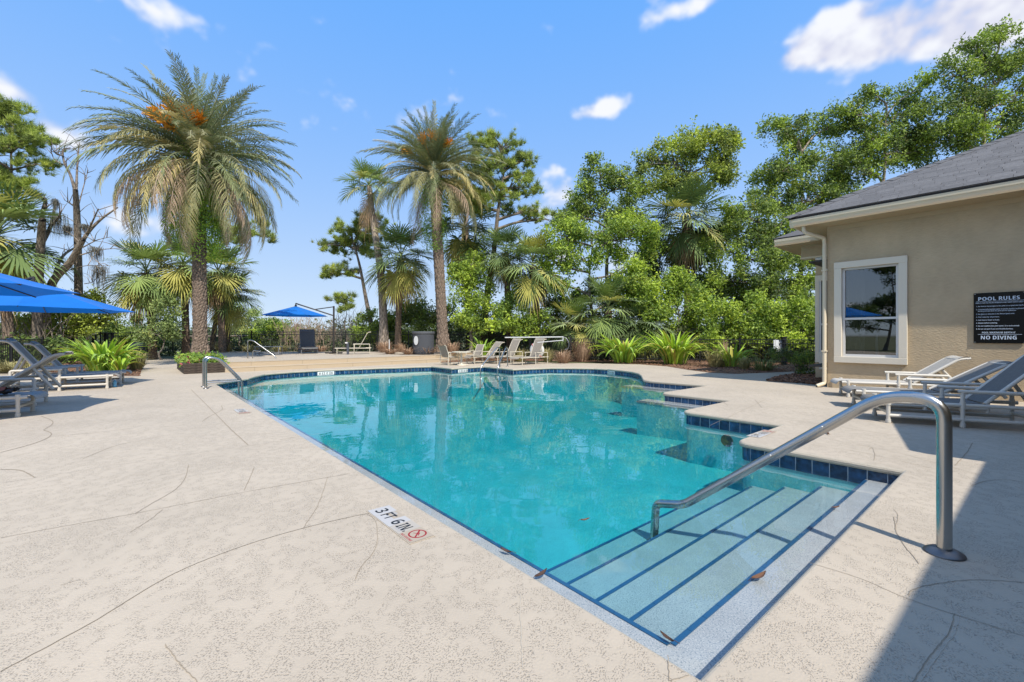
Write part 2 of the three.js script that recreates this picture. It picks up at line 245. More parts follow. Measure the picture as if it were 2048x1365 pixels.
function jointLine(px, w, m) { const P = curve(px.map(([x, y]) => G(x, y)), px.length * 8).map((p, i) => i ? p.add(V((jr() - .5) * .005, 0, (jr() - .5) * .005)) : p); part('joint', ribbon(P, w * .55, .003), m, deck); }
for (const [px, w, m] of [
  [[[0, 1345], [180, 1248], [345, 1150], [450, 1106], [560, 1070], [700, 1035], [748, 1026]], .009, M.joint], [[[0, 1077], [130, 1053], [270, 1028], [490, 985], [660, 955], [700, 948]], .008, M.joint],
  [[[270, 1028], [300, 1010], [350, 980], [368, 960], [377, 930]], .008, M.joint], [[[0, 967], [160, 942], [330, 916], [620, 874]], .010, M.jointPale], [[[0, 906], [60, 890], [92, 878], [102, 868], [87, 861]], .02, M.joint], [[[87, 860], [103, 850], [104, 843], [82, 833]], .016, M.joint],
  [[[382, 780], [430, 828], [462, 860], [495, 890]], .02, M.joint], [[[430, 828], [444, 820], [442, 812]], .014, M.joint], [[[404, 844], [418, 834], [430, 828]], .014, M.joint], [[[655, 955], [636, 1010], [606, 1058]], .006, M.joint], [[[100, 874], [190, 866], [260, 858]], .012, M.joint], [[[0, 940], [36, 941], [70, 956]], .016, M.joint], [[[165, 918], [240, 890], [340, 870]], .009, M.joint], [[[260, 1066], [300, 1040], [325, 1020]], .006, M.joint], [[[488, 982], [500, 955], [508, 936]], .008, M.joint],
  [[[735, 1030], [749, 1040], [750, 1100], [722, 1135], [710, 1160]], .006, M.joint], [[[1040, 1190], [1042, 1260], [1046, 1340]], .005, M.jointPale], [[[330, 1290], [360, 1330], [395, 1365]], .006, M.joint], [[[1336, 1312], [1339, 1365]], .005, M.joint], [[[1378, 1352], [1340, 1364]], .005, M.joint],
  [[[1616, 1126], [1720, 1158], [1817, 1199], [1940, 1240], [2048, 1273]], .006, M.joint], [[[1910, 1229], [1896, 1270], [1872, 1298], [1826, 1365]], .006, M.joint], [[[1920, 1231], [1906, 1274], [1884, 1302], [1842, 1365]], .004, M.jointPale], [[[1788, 1035], [1798, 1075], [1840, 1130]], .007, M.joint], [[[1818, 1192], [1824, 1182], [1880, 1168], [1952, 1161], [2048, 1166]], .006, M.joint],
  [[[1944, 972], [1980, 962], [2012, 961], [2048, 966]], .009, M.joint], [[[1911, 932], [1934, 906], [1946, 887]], .014, M.joint], [[[1620, 890], [1720, 905], [1790, 920], [1858, 936], [1912, 944]], .008, M.joint], [[[1590, 842], [1700, 858], [1780, 870]], .01, M.joint], [[[1738, 900], [1744, 896], [1750, 912], [1748, 922]], .008, M.joint], [[[1790, 1060], [1796, 1030], [1788, 1020]], .005, M.joint], [[[1660, 880], [1760, 898], [1960, 950]], .006, M.joint],
  [[[1420, 852], [1500, 815], [1530, 800]], .008, M.joint], [[[1444, 802], [1456, 812]], .012, M.joint], [[[1510, 800], [1524, 816]], .012, M.joint], [[[560, 880], [640, 868]], .01, M.joint], [[[120, 1172], [160, 1160]], .004, M.joint],
]) jointLine(px, w, m);

function bed(name, label, px, h) { const P = px.map(([x, y]) => G(x, y)); const g = flat(P, .006), s = structure(name, boxUV(g), M.mulch, label);
  const r = rng(px.length * 31), inside = (x, z) => { let c = false; for (let i = 0, j = P.length - 1; i < P.length; j = i++) if ((P[i].z > z) !== (P[j].z > z) && x < (P[j].x - P[i].x) * (z - P[i].z) / (P[j].z - P[i].z) + P[i].x) c = !c; return c; };
  const b = new THREE.Box3().setFromPoints(P), n = h, chip = new THREE.BoxGeometry(.07, .012, .022), im = new THREE.InstancedMesh(chip, mat('bark chip', [1, 1, 1], { roughness: 1 }), n), m4 = new THREE.Matrix4(), q = new THREE.Quaternion(), e = new THREE.Euler(), col = new THREE.Color();
  for (let i = 0; i < n; i++) { let x, z, k = 0; do { x = lerp(b.min.x, b.max.x, r()); z = lerp(b.min.z, b.max.z, r()); } while (!inside(x, z) && k++ < 40); e.set((r() - .5) * .9, r() * 6.28, (r() - .5) * .9); q.setFromEuler(e); m4.compose(V(x, .012 + r() * .03, z), q, V(.5 + r(), 1, .6 + r())); im.setMatrixAt(i, m4); const t = r(); im.setColorAt(i, col.setRGB(lerp(.06, .36, t), lerp(.03, .20, t), lerp(.02, .12, t))); }
  im.name = 'bark_chips'; im.userData.kind = 'stuff'; shadow(im); s.add(im); return s; }
const rightBed = bed('mulch_bed', 'long reddish bark mulch bed before the right fence', [[880, 726], [1000, 722], [1100, 722.5], [1188, 724.5], [1276, 729], [1334, 733.5], [1378, 740.6], [1420, 746], [1470, 748.5], [1540, 746], [1640, 741], [1640, 722], [1400, 708], [1140, 701], [960, 701], [880, 705]], 9000);
bed('mulch_bed', 'small bark mulch bed at the foot of the tan clubhouse corner', [[1531, 763], [1552, 755], [1590, 749], [1640, 747], [1665, 756], [1650, 772], [1600, 767]], 1800);
bed('mulch_bed', 'bark mulch bed under the lily clump behind the left loungers', [[150, 756], [200, 752.5], [278, 753], [284, 738], [286, 714], [210, 706], [120, 716], [100, 745]], 2600);

// ---------- pool shell, steps, tiles ----------
const shell = new THREE.Group(); shell.name = 'swimming_pool'; scene.add(shell); tag(shell, 'turquoise swimming pool with stepped right edge and blue waterline tiles', null, null, 'structure');
part('pool_wall', boxUV(rim(pool, [[.0385, -.07], [.0385, -.226], [.045, -.226]])), M.grout, shell); part('pool_wall', boxUV(rim(pool, [[.045, -.226], [.045, -1.9]])), M.waterTintPlaster, shell);
{ const g = new THREE.PlaneGeometry(19, 19, 60, 60); g.rotateX(-Math.PI / 2); const p = g.attributes.position; for (let i = 0; i < p.count; i++) { const u = p.getX(i) + 7, v = p.getZ(i) + 5; const w = U(u, v, -lerp(.86, 1.35, sstep(u, 2, 13))); p.setXYZ(i, w.x, w.y, w.z); } g.index.array.reverse?.(); g.computeVertexNormals(); part('pool_floor', boxUV(g), M.deepPlaster, shell); }
const slab = (u0, u1, v0, v1, y) => { const g = prism([U(u0, v0), U(u1, v0), U(u1, v1), U(u0, v1)], -1.9, y); return boxUV(g); };
part('ledge', slab(.286, 13.43, -.04, .29, -.165), M.plaster, shell);
const risers = [[-.04, .286, -.165], [.286, .67, -.33], [.67, 1.02, -.43], [1.02, 1.37, -.51], [1.37, 1.72, -.61]];
risers.forEach(([a, b, y], i) => part('step', slab(a, b, i ? .29 : -.04, 3.99, y), i ? M.treadPlaster : M.plaster, shell));
const cap = (u0, u1, v0, v1, y) => boxUV(prism([U(u0, v0), U(u1, v0), U(u1, v1), U(u0, v1)], y, y + .03));
{ const cove = (f) => { const pos = [], [a, b, c, d] = f; for (const v of [a, b, c, a, c, d]) pos.push(v.x, v.y, v.z); return boxUV(tris(pos)); };
  part('cove', [cove([U(.0, .002, -.034), U(13.43, .002, -.034), U(13.43, .11, -.156), U(.0, .11, -.156)])], M.plaster, shell); }
part('bench', slab(3.0, 5.0, 7.0, 7.44, -.215), M.waterTintPlaster, shell); part('bench_top', cap(2.99, 5.01, 6.99, 7.44, -.215), M.plaster, shell);
part('bench', slab(4.66, 7.0, 9.2, 9.72, -.215), M.waterTintPlaster, shell); part('bench_top', cap(4.65, 7.01, 9.19, 9.72, -.215), M.plaster, shell);
function chamfered(w, h, d, c) { const s = new THREE.Shape(); const a = w / 2 - c, b = h / 2 - c; s.moveTo(-a, -b); s.lineTo(a, -b); s.lineTo(a, b); s.lineTo(-a, b); s.closePath(); const g = new THREE.ExtrudeGeometry(s, { depth: d - c, bevelEnabled: true, bevelThickness: c, bevelSize: c, bevelSegments: 1 }); return g; }
const tileGeo = [0, 1, 2, 3, 4].map((i) => { const g = boxUV(chamfered(.146, .149, .008, .0018)); const uv = g.attributes.uv; for (let k = 0; k < uv.count; k++) uv.setXY(k, uv.getX(k) + i * .31, uv.getY(k) + i * .17); return g; });
const tr = rng(99); let loose = [];
function tileRun(a, b, single) {                    // 15 cm tiles from a to b, the pool on the left of the way
  const L = a.distanceTo(b), t = b.clone().sub(a).normalize(), n = Math.max(1, Math.round(L / .1545)), w = L / n, yaw = Math.atan2(-t.z, t.x) + Math.PI;
  for (let i = 0; i < n; i++) { const p = a.clone().addScaledVector(t, (i + .5) * w); p.y = -.147; const g = tileGeo[Math.floor(tr() * 5)];
    if (single) { const m = part('tile', g, M.tiles[Math.floor(tr() * 4)], shell); m.position.copy(p); m.rotation.y = yaw; m.scale.x = w / .1545; }
    else { const q = g.clone(); q.applyMatrix4(new THREE.Matrix4().compose(p, new THREE.Quaternion().setFromEuler(new THREE.Euler(0, yaw, 0)), V(w / .1545, 1, 1))); loose.push(q); } } }
{ const wall = offset(pool, .044), s = area2(pool) > 0; const mid = (p) => p.z > -13.2;
  for (let i = 0; i < wall.length; i++) { const a = wall[i], b = wall[(i + 1) % wall.length], l = a.distanceTo(b); if (i === wall.length - 1 || i === 0) { tileRun(s ? b : a, s ? a : b, false); continue; } const near = mid(a) && mid(b) && l > .5; tileRun(s ? b : a, s ? a : b, near); }
  for (let k = 0; k < 4; k++) part('tile_band', loose.filter((_, i) => i % 4 === k), M.tiles[k], shell, 'stuff'); }
const stripGeo = boxUV(box(.1505, .010, .025));
function stripRun(a, b, single) { const L = a.distanceTo(b), t = b.clone().sub(a).normalize(), n = Math.round(L / .1535), w = L / n, all = []; for (let i = 0; i < n; i++) { const p = a.clone().addScaledVector(t, (i + .5) * w), yaw = Math.atan2(-t.z, t.x); if (single) { const m = part('tile', stripGeo, M.line, shell); m.position.copy(p); m.rotation.y = yaw; m.scale.x = w / .1535; } else { const g = stripGeo.clone(); g.rotateY(yaw); g.translate(p.x, p.y, p.z); all.push(g); } } if (all.length) part('tile_strip', all, M.line, shell, 'stuff'); }
risers.forEach(([, b, y], i) => stripRun(U(b - .013, .29, y + .001), U(b - .013, 3.94, y + .001), true));
stripRun(U(.286, .277, -.164), U(4.95, .277, -.164), true); stripRun(U(4.95, .277, -.164), U(13.4, .277, -.164), false);
stripRun(U(3.0, 7.006, -.182), U(5.0, 7.006, -.182), false); stripRun(U(4.66, 9.206, -.182), U(7.0, 9.206, -.182), false);
{ const d = new THREE.CylinderGeometry(.125, .125, .03, 28), p = G(1448, 884, -.86); const m = part('drain_cover', [d.translate(0, 0, 0), new THREE.TorusGeometry(.125, .012, 8, 28).rotateX(Math.PI / 2)], mat('drain', [.03, .05, .06], { roughness: .7 }), shell); m.position.copy(U(2.3, 5.425, -.36)); m.rotation.order = 'YXZ'; m.rotation.set(Math.PI / 2, Math.atan2(-A2[0], -A2[1]), 0); m.scale.setScalar(.7); }
{ // the water: a clear rippled surface, and below it sheets that each take out the red a little, as deeper water does
  const body = offset(pool, .04), sheets = [[WATER, [1, 1, 1]], [-.24, [.83, .955, .975]], [-.385, [.88, .975, .985]], [-.475, [.88, .97, .985]], [-.565, [.76, .975, .99]], [-.72, [.46, .955, .975]], [-1.0, [.80, .98, .985]]];
  const mats = sheets.map(([, c], i) => mat(i ? 'deep water' : 'water surface', c, i ? { transmission: 1, roughness: 0, ior: 1, thickness: 0 } : { transmission: 1, roughness: 0, ior: 1.33, thickness: 0, bumpMap: waterBump, bumpScale: .0045 }));
  const gs = sheets.map(([y]) => boxUV(flat(body, y))), g = mergeGeometries(gs, true); const m = new THREE.Mesh(g, mats); m.name = 'water'; m.receiveShadow = true; scene.add(m); tag(m, 'clear turquoise water of the swimming pool', null, null, 'structure'); }

// ---------- raised terrace with two long steps ----------
{ const a = G(450, 745.6), b = G(884, 724.6), along = V(A1[0], 0, A1[1]), at = (p, d) => p.clone().addScaledVector(along, d), mid = a.clone().lerp(b, .5).addScaledVector(along, -.12);
  const front = curve([a, a.clone().lerp(mid, .5), mid, mid.clone().lerp(b, .5), b], 20), shape = (d) => [...front.map((p) => at(p, d)), V(-1.6, 0, -26.5), V(-20, 0, -27.2), at(a, 14)];
  const lower = shape(0), upper = shape(.62);
  const t = new THREE.Group(); t.name = 'terrace'; scene.add(t); tag(t, 'raised beige terrace behind the pool reached by two long steps', null, null, 'structure');
  const nose = (P, y0, y1) => boxUV(merge([rim(P, [[0, y0], [0, y1 - .03], [.012, y1 - .012], [.002, y1 - .002], [-.03, y1]]), flat(offset(P, -.03), y1)]));
  part('step', nose(lower, 0, .16), M.step, t); part('step', nose(upper, .16, .32), M.step, t);
  part('deck_top', boxUV(flat(offset(upper, -.06), .324)), M.deck, t);
  const seam = []; for (const [P, y] of [[lower, .0], [upper, .16]]) for (let i = 2; i < 19; i += 4) { const p = P[i], g = box(.012, .15, .006, 0, .08, 0); g.rotateY(TURN); g.translate(p.x - A1[0] * .001, y, p.z - A1[1] * .001); seam.push(g); } part('joint', seam, M.joint, t);
}

// ---------- the clubhouse ----------
{
  const Wc = V(7.84, 0, -11.035), yawW = Math.atan2(A1[1], -A1[0]);        // local x runs along the wall towards the camera, local z comes out of the wall
  const h = thing('clubhouse', 'tan stucco clubhouse with grey shingle roof and cream gutters', 'building', Wc, Math.atan2(-(-A1[1]), -A1[0]));
  // local frame check: +x = -A1 direction, +z = towards the pool (-A2)
  const w = new THREE.Shape(); w.moveTo(0, -.05); w.lineTo(16, -.05); w.lineTo(16, 4); w.lineTo(0, 4); w.closePath();
  const hole = new THREE.Path(); hole.moveTo(.305, .775); hole.lineTo(.305, 2.915); hole.lineTo(1.357, 2.915); hole.lineTo(1.357, .775); hole.closePath(); w.holes.push(hole);
  const wg = new THREE.ExtrudeGeometry(w, { depth: .22, bevelEnabled: false }); wg.translate(0, 0, -.22); part('wall', boxUV(wg), M.stucco, h);
  part('return_wall', boxUV(box(.22, 4.05, 8, .11, 1.975, -4.225)), M.stucco, h);
  part('plinth', boxUV(box(15.9, .26, .03, 8.06, .08, .012)), M.stucco, h);
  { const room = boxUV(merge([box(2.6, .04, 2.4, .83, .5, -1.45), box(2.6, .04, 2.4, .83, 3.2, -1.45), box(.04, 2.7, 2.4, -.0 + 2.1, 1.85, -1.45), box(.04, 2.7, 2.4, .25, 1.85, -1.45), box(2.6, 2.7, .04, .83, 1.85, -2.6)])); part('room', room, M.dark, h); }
  // window
  const tr2 = part('window', [box(1.36, .152, .07, .831, 2.992, .034, .008), box(1.36, .148, .07, .831, .704, .034, .008), box(.152, 2.137, .066, .229, 1.848, .032, .008), box(.15, 2.137, .066, 1.434, 1.848, .032, .008)], M.windowTrim, h);
  part('frame', [box(1.05, .045, .07, .831, 2.892, -.055), box(1.05, .06, .08, .831, .806, -.05), box(.05, 2.03, .07, .331, 1.853, -.0545), box(.05, 2.03, .07, 1.331, 1.853, -.0545)], M.white, tr2);
  part('sash_rail', box(.948, .05, .05, .831, 1.69, -.052), M.white, tr2);
  part('pane', box(.95, 1.155, .001, .831, 2.293, -.07), M.glass, tr2); part('pane', box(.95, .828, .001, .831, 1.25, -.06), M.glass, tr2);
  { const slats = []; for (let i = 0; i < 6; i++) { const g = box(.075, 2.1, .004, 0, 0, 0); g.rotateY(.9); g.translate(.385 + i * .055, 1.85, -.26); slats.push(g); } part('blind', slats, mat('blind', [.42, .38, .30], { roughness: .8 }), tr2); }
  part('inner_frame', [box(.6, .06, .04, 1.09, 1.58, -.6), box(.05, .9, .04, .86, 1.12, -.6)], M.white, tr2);
  // soffit, frieze, gutter
  part('soffit', boxUV(box(16.55, .03, .6, 7.72, 3.995, .29)), M.soffit, h); part('soffit', boxUV(box(.55, .03, 6, -.28, 3.996, -3.0)), M.soffit, h);
  part('frieze', box(15.99, .10, .02, 8.005, 3.93, .0115), mat('frieze', [.5, .39, .25], { roughness: .8 }), h);
  const prof = new THREE.Shape(); prof.moveTo(0, 0); prof.lineTo(.075, 0); prof.bezierCurveTo(.10, .04, .095, .09, .125, .12); prof.lineTo(.13, .19); prof.lineTo(.118, .19); prof.lineTo(.118, .15); prof.lineTo(0, .15); prof.closePath();
  const gutter = (L) => { const g = new THREE.ExtrudeGeometry(prof, { depth: L, bevelEnabled: false }); g.rotateY(-Math.PI / 2); return g; };   // runs to -x, front to +z
  { const g = new THREE.ExtrudeGeometry(prof, { depth: 16.7, bevelEnabled: false }); g.rotateY(-Math.PI / 2); g.applyMatrix4(new THREE.Matrix4().makeTranslation(16.05, 3.99, .47)); part('gutter', g, M.trim, h); }
  { const g = new THREE.ExtrudeGeometry(prof, { depth: 6.0, bevelEnabled: false }); g.rotateY(Math.PI); g.translate(-.52, 3.99, .46); part('gutter', g, M.trim, h); }
  part('fascia', [box(16.6, .2, .03, 7.75, 4.09, .455), box(.03, .2, 6, -.535, 4.09, -2.55)], M.trim, h);
  part('eave_strip', [box(16.68, .045, .05, 7.74, 4.205, .565), box(.05, .045, 6, -.645, 4.205, -2.4)], M.darkRoof, h);  // dark strip between the shingles and the gutter
  // roof: a hip, 0.51 in 1
  const S = .51, ex = -.66, ez = .60, ey = 4.225, run = 4.9, roof = (s, r, d = 0) => [ex + s, ey + S * r + d, ez - r];
  const q = (...p) => { const pos = []; for (const k of [0, 1, 2, 0, 2, 3]) pos.push(...p[k]); return tris(pos); };
  const L = 16.7; part('roof', boxUV(merge([q(roof(0, 0), roof(L, 0), roof(L, run), roof(run, run)), tris([...roof(0, 0), ...roof(run, run), ...[ex, ey, ez - 2 * run]]), q(roof(run, run), roof(L, run), [ex + L, ey, ez - 2 * run], [ex, ey, ez - 2 * run])])), M.shingle, h);
  const sg = [0, 1, 2].map((i) => { const g = boxUV(new THREE.BoxGeometry(.328 - i * .002, .014, .225)); const uv = g.attributes.uv; for (let k = 0; k < uv.count; k++) uv.setXY(k, uv.getX(k) + i * .37, uv.getY(k) + i * .21); return g; });
  const rr = rng(41), tilt = Math.atan(S); const rest = [];
  const rowRun = .195 * Math.cos(tilt); let nS = 0;
  for (let row = 0; row < 28; row++) { const r = row * rowRun + .02, off = rr() * .33; for (let s = r + .02 - off; s < 11; s += .332) { if (s + .16 < r) continue; const w0 = Math.max(s, r + .005), w1 = s + .328; if (w1 - w0 < .06) continue;
    const p = roof((w0 + w1) / 2, r + .085, .014 + .004 * rr()), m = new THREE.Matrix4().compose(V(...p), new THREE.Quaternion().setFromEuler(new THREE.Euler(tilt + .05, 0, 0)), V((w1 - w0) / .328, 1, 1)), g = sg[Math.floor(rr() * 3)], mm = Math.floor(rr() * 4);
    const near = s < 5.3; if (near && nS < 298) { nS++; const o = part('shingle', g, M.shingles[mm], h); o.applyMatrix4(m); } else { rest.push(g.clone().applyMatrix4(m)); } } }
  { const ed = []; for (let row = 0; row < 28; row++) { const r = row * rowRun - .014, a = roof(Math.max(0, r), r, .019), b = roof(11, r, .019); const g = box(b[0] - a[0], .013, .008); g.translate((a[0] + b[0]) / 2, a[1], a[2]); ed.push(g); } part('course_shadow_edge', ed, M.darkRoof, h); }  // dark strips: shingle butt edges with the shadow line under each row built in
  part('shingle_courses', rest, M.shingles[1], h, 'stuff');
  { const caps = []; for (let k = 0; k < 26; k++) { const s = k * .19 + .05, p = roof(s, s, .03), g = boxUV(box(.25, .012, .26)); g.rotateX(.33); g.rotateZ(.33); g.rotateY(Math.PI / 4); g.translate(...p); caps.push(g); } part('hip_cap', caps, M.shingles[1], h); }
  // downspout at the corner
  part('downspout', pipe([[-.36, 4.0, .5], [-.36, 3.84, .5], [-.04, 3.70, .10], [-.04, 3.6, .07], [-.04, .16, .07], [-.04, .1, .08], [-.16, .035, .24]], .045, .1, 8), M.trim, h); part('strap', [box(.11, .03, .1, -.04, 2.9, .07), box(.11, .03, .1, -.04, .9, .07)], M.trim, h);
  // the set-back wing with its own eave, beam, pilaster and tall window
  const bx = -1.24, bz = -2.26;
  part('beam', boxUV(box(6, .36, .26, bx + 3, 3.82, bz - .1)), M.stucco, h); part('beam_trim', box(6.02, .05, .3, bx + 3, 3.615, bz - .1), M.trim, h);
  part('wall', boxUV(box(4.4, 3.62, .2, bx + 2.55, 1.79, bz - .16)), M.stucco, h); part('end_wall', boxUV(box(.2, 3.62, 4, bx + .45, 1.79, bz - 2.27)), M.stucco, h);
  part('capital', [box(.16, .06, .12, bx + .46, 3.55, bz + .0), box(.10, .10, .08, bx + .46, 3.47, bz - .01)], M.white, h);
  part('vent_panel', [box(.42, .34, .03, bx + .78, 3.2, bz - .045), ...[0, 1, 2, 3].map((i) => box(.05, .28, .02, bx + .63 + i * .1, 3.2, bz - .03))], M.white, h);
  const w2 = part('window', [box(1.1, .16, .08, bx + .91, 2.98, bz - .03), box(1.1, .16, .08, bx + .91, .58, bz - .03), box(.10, 2.24, .076, bx + .41, 1.78, bz - .03), box(.16, 2.24, .076, bx + 1.42, 1.78, bz - .03)], M.windowTrim, h);
  part('frame', [box(.05, 2.24, .06, bx + .485, 1.78, bz - .035), box(.83, .06, .05, bx + .925, 1.62, bz - .035)], M.white, w2); part('pane', box(.83, 2.2, .01, bx + .925, 1.78, bz - .055), mat('dark glass', [.02, .022, .025], { roughness: .03, specularIntensity: 1 }), w2);
  part('soffit', boxUV(box(3.4, .03, .6, bx + 1.15, 3.998, bz + .3)), M.soffit, h); part('soffit', boxUV(box(.56, .03, 4, bx - .28, 3.999, bz - 2)), M.soffit, h);
  { const g = new THREE.ExtrudeGeometry(prof, { depth: 1.76, bevelEnabled: false }); g.rotateY(-Math.PI / 2); g.translate(bx + 1.22, 3.995, bz + .47); part('gutter', g, M.trim, h); const g2 = new THREE.ExtrudeGeometry(prof, { depth: 4, bevelEnabled: false }); g2.rotateY(Math.PI); g2.translate(bx - .41, 3.995, bz + .46); part('gutter', g2, M.trim, h); }
  { const e2 = (s, r) => [bx - .56 + s, ey + S * r, bz + .6 - r]; part('wing_roof', boxUV(merge([q(e2(0, 0), e2(2.6, 0), e2(2.6, 2.4), e2(2.4, 2.4)), tris([...e2(0, 0), ...e2(2.4, 2.4), bx - .56, ey, bz - 4])])), M.shingles[0], h); part('eave_strip', box(1.8, .04, .05, bx + .33, 4.2, bz + .57), M.darkRoof, h); }
  part('utility_box', [box(.24, .5, .16, bx + .62, .55, bz + .08, .015), pipe([[bx + .62, .3, bz + .06], [bx + .62, 0, bz + .06]], .02)], M.windowTrim, h);
  // pool rules sign
  const cv = document.createElement('canvas'); cv.width = 1000; cv.height = 1440; const c = cv.getContext('2d'); c.fillStyle = '#050608'; c.fillRect(0, 0, 1000, 1440);
  c.fillStyle = '#c9d6e6'; c.textBaseline = 'middle'; c.textAlign = 'center'; const line = (t, x, y, s, al = 'left', wt = 'bold', mw) => { c.textAlign = al; c.font = `${wt} ${s}px sans-serif`; mw ? c.fillText(t, x, y, mw) : c.fillText(t, x, y); };
  line('POOL RULES', 490, 165, 142, 'center', 'bold', 830); c.fillRect(45, 238, 940, 7); line('POOL IS FOR THE PALMS RESIDENTS AND THEIR GUESTS ONLY', 500, 284, 42, 'center', 'bold', 930);
  [['1. No food or beverages in the pool or on pool wet deck.', 380, 930], ['2. Commercially bottled water in plastic bottles is allowed', 470, 930], ['    on the pool wet deck for pool patron hydration.', 518, 790], ['3. No glass or animals in the fenced pool area.', 606, 760], ['4. Pool capacity: 50 persons.', 690, 470], ['5. Pool hours: Dawn to Dusk.', 778, 470], ['6. Shower before entering.', 864, 430], ['7. Do not swallow the pool water, it is recirculated.', 950, 850], ['8. Do not use pool if you are ill with diarrhea.', 1036, 730]].forEach(([t, y, mw]) => line(t, 45, y, 46, 'left', 'bold', mw));
  line("POOL MAXIMUM DEPTH 6'", 490, 1142, 66, 'center', 'bold', 660); c.fillRect(80, 1190, 860, 8); line('NO DIVING', 490, 1285, 142, 'center', 'bold', 720);
  const tx = new THREE.CanvasTexture(cv); tx.colorSpace = THREE.SRGBColorSpace;
  const sx = 2.529, sw = .70, sh = 1.016, sy = 1.638, face = new THREE.PlaneGeometry(sw - .012, sh - .012);
  const sign = thing('rules_sign', 'black pool rules sign with white lettering on the tan wall', 'sign', Wc, h.rotation.y);
  part('board', box(sw, sh, .016, sx + sw / 2, sy, .02, .003), mat('sign board', [.008, .008, .009], { roughness: .2, specularIntensity: .4 }), sign);
  const fm = part('print', face, mat('sign print', [1, 1, 1], { map: tx, roughness: .2, specularIntensity: .4 }), sign); fm.position.set(sx + sw / 2, sy, .0305);
  part('screw', [[-1, -1], [1, -1], [-1, 1], [1, 1]].map(([a, b]) => new THREE.CylinderGeometry(.008, .008, .005, 10).rotateX(Math.PI / 2).translate(sx + sw / 2 + a * (sw / 2 - .02), sy + b * (sh / 2 - .02), .034)), M.chrome, sign);
  // the covered patio on the near side, whose roof shades the deck at the right
  const hr = 3.2, dl = hr / 1.22, P = [[1.2836 - 6, 1.64 - 5.08], [1.2836, 1.64], [4.863, 4.565], [4.43, 4.963], [6.75, 8.1], [8.95, 7.7], [13.2, 8.6], [13.2, -5]].map(([x, z]) => V(x + .40 * dl, 0, -(z - .915 * dl)));
  const pt = thing('covered_patio', 'patio roof beside the camera that throws the broad shadow over the right deck', 'patio roof', V(0, 0, 0));
  part('roof', prism(P, hr - .22, hr), M.soffit, pt);
  { const w = (a, b) => { const L = a.distanceTo(b), g = boxUV(box(L, hr - .24, .22)); const m = part('wall', g, M.stucco, pt); m.position.set((a.x + b.x) / 2, (hr - .24) / 2, (a.z + b.z) / 2); m.rotation.y = Math.atan2(-(b.z - a.z), b.x - a.x); }; w(P[7].clone().add(V(-.3, 0, -.3)), P[0].clone().add(V(.6, 0, -.4))); w(P[6].clone().add(V(-.3, 0, .6)), P[7].clone().add(V(-.3, 0, -.5))); }  // unseen walls added to keep blue sky light off the shaded deck
  for (const i of [2, 4, 5]) { const c0 = P[i].clone().lerp(V(9.5, 0, -1.5), .12); part('post', box(.24, hr, .24, c0.x, hr / 2, c0.z, .02), M.stucco, pt); }
}

// ---------- fences ----------
function fence(label, pts, ht, group) {             // posts, two rails per bay and thin pickets between
  const f = thing('picket_fence', label, 'fence', V(0, 0, 0), 0, group), pick = [], pg = new THREE.BoxGeometry(.018, 1, .018);
  for (let i = 0; i < pts.length - 1; i++) {
    const a = pts[i], b = pts[i + 1], n = Math.max(1, Math.round(a.distanceTo(b) / 2.1)), yaw = Math.atan2(-(b.z - a.z), b.x - a.x);
    for (let k = 0; k < n; k++) { const p = a.clone().lerp(b, k / n), q = a.clone().lerp(b, (k + 1) / n), l = p.distanceTo(q);
      const po = part('post', box(.062, ht + .06, .062, 0, (ht + .06) / 2, 0, .006), M.black, f); po.position.copy(p); po.rotation.y = yaw; part('cap', box(.08, .02, .08, 0, ht + .07, 0), M.black, po);
      for (const y of [ht - .02, ht - .19, .14]) part('rail', pipe([V(p.x, p.y + y, p.z), V(q.x, q.y + y, q.z)], .019, 0, 4), M.black, f);
      const m = Math.round(l / .105); for (let j = 1; j < m; j++) { const c = p.clone().lerp(q, j / m), g = pg.clone(); g.scale(1, ht - .1, 1); g.rotateY(yaw); g.translate(c.x, c.y + .05 + (ht - .1) / 2, c.z); pick.push(g); } }
    if (i === pts.length - 2) { const po = part('post', box(.062, ht + .06, .062, 0, (ht + .06) / 2, 0, .006), M.black, f); po.position.copy(b); part('cap', box(.08, .02, .08, 0, ht + .07, 0), M.black, po); }
  }
  part('pickets', pick, M.black, f, 'stuff'); return f;
}
const W3 = (px, Z, h = 0) => V((px - CX) / F * Z, h, -Z);
fence('black picket fence running behind the left loungers and lily clump', [W3(-160, 13.4), W3(22, 17), W3(175, 23)], 1.15, null);
fence('long black picket fence along the back of the raised terrace', [W3(200, 24, .2), W3(345, 26, .3), W3(440, 27.6, .32), W3(880, 27.6, .32), W3(960, 26, .3)], 1.22, null);
fence('black picket fence sloping down beside the far lounge chairs to the reaching pole', [W3(962, 25.6, .3), W3(1060, 24, .15), W3(1140, 22.8, .04)], 1.22, null);
fence('black picket fence behind the mulch bed at the right', [W3(1142, 22.6, .02), W3(1290, 22.2), W3(1400, 21.4), W3(1480, 20.6), W3(1640, 18.6)], 1.12, null);
{ const g = thing('fence_gate', 'dark metal gate posts between the left fence and the back fence', 'gate', W3(188, 22.6)); part('post', box(.14, 1.35, .14, 0, .67, 0, .01), M.black, g); part('post', box(.14, 1.45, .14, .42, .72, -.2, .01), M.black, g); part('post', box(.1, 1.45, .1, .66, .72, -.3, .01), M.black, g); part('closer_bar', pipe([[0, 1.3, 0], [.3, 1.42, -.1], [.66, 1.4, -.3]], .03), M.black, g); }

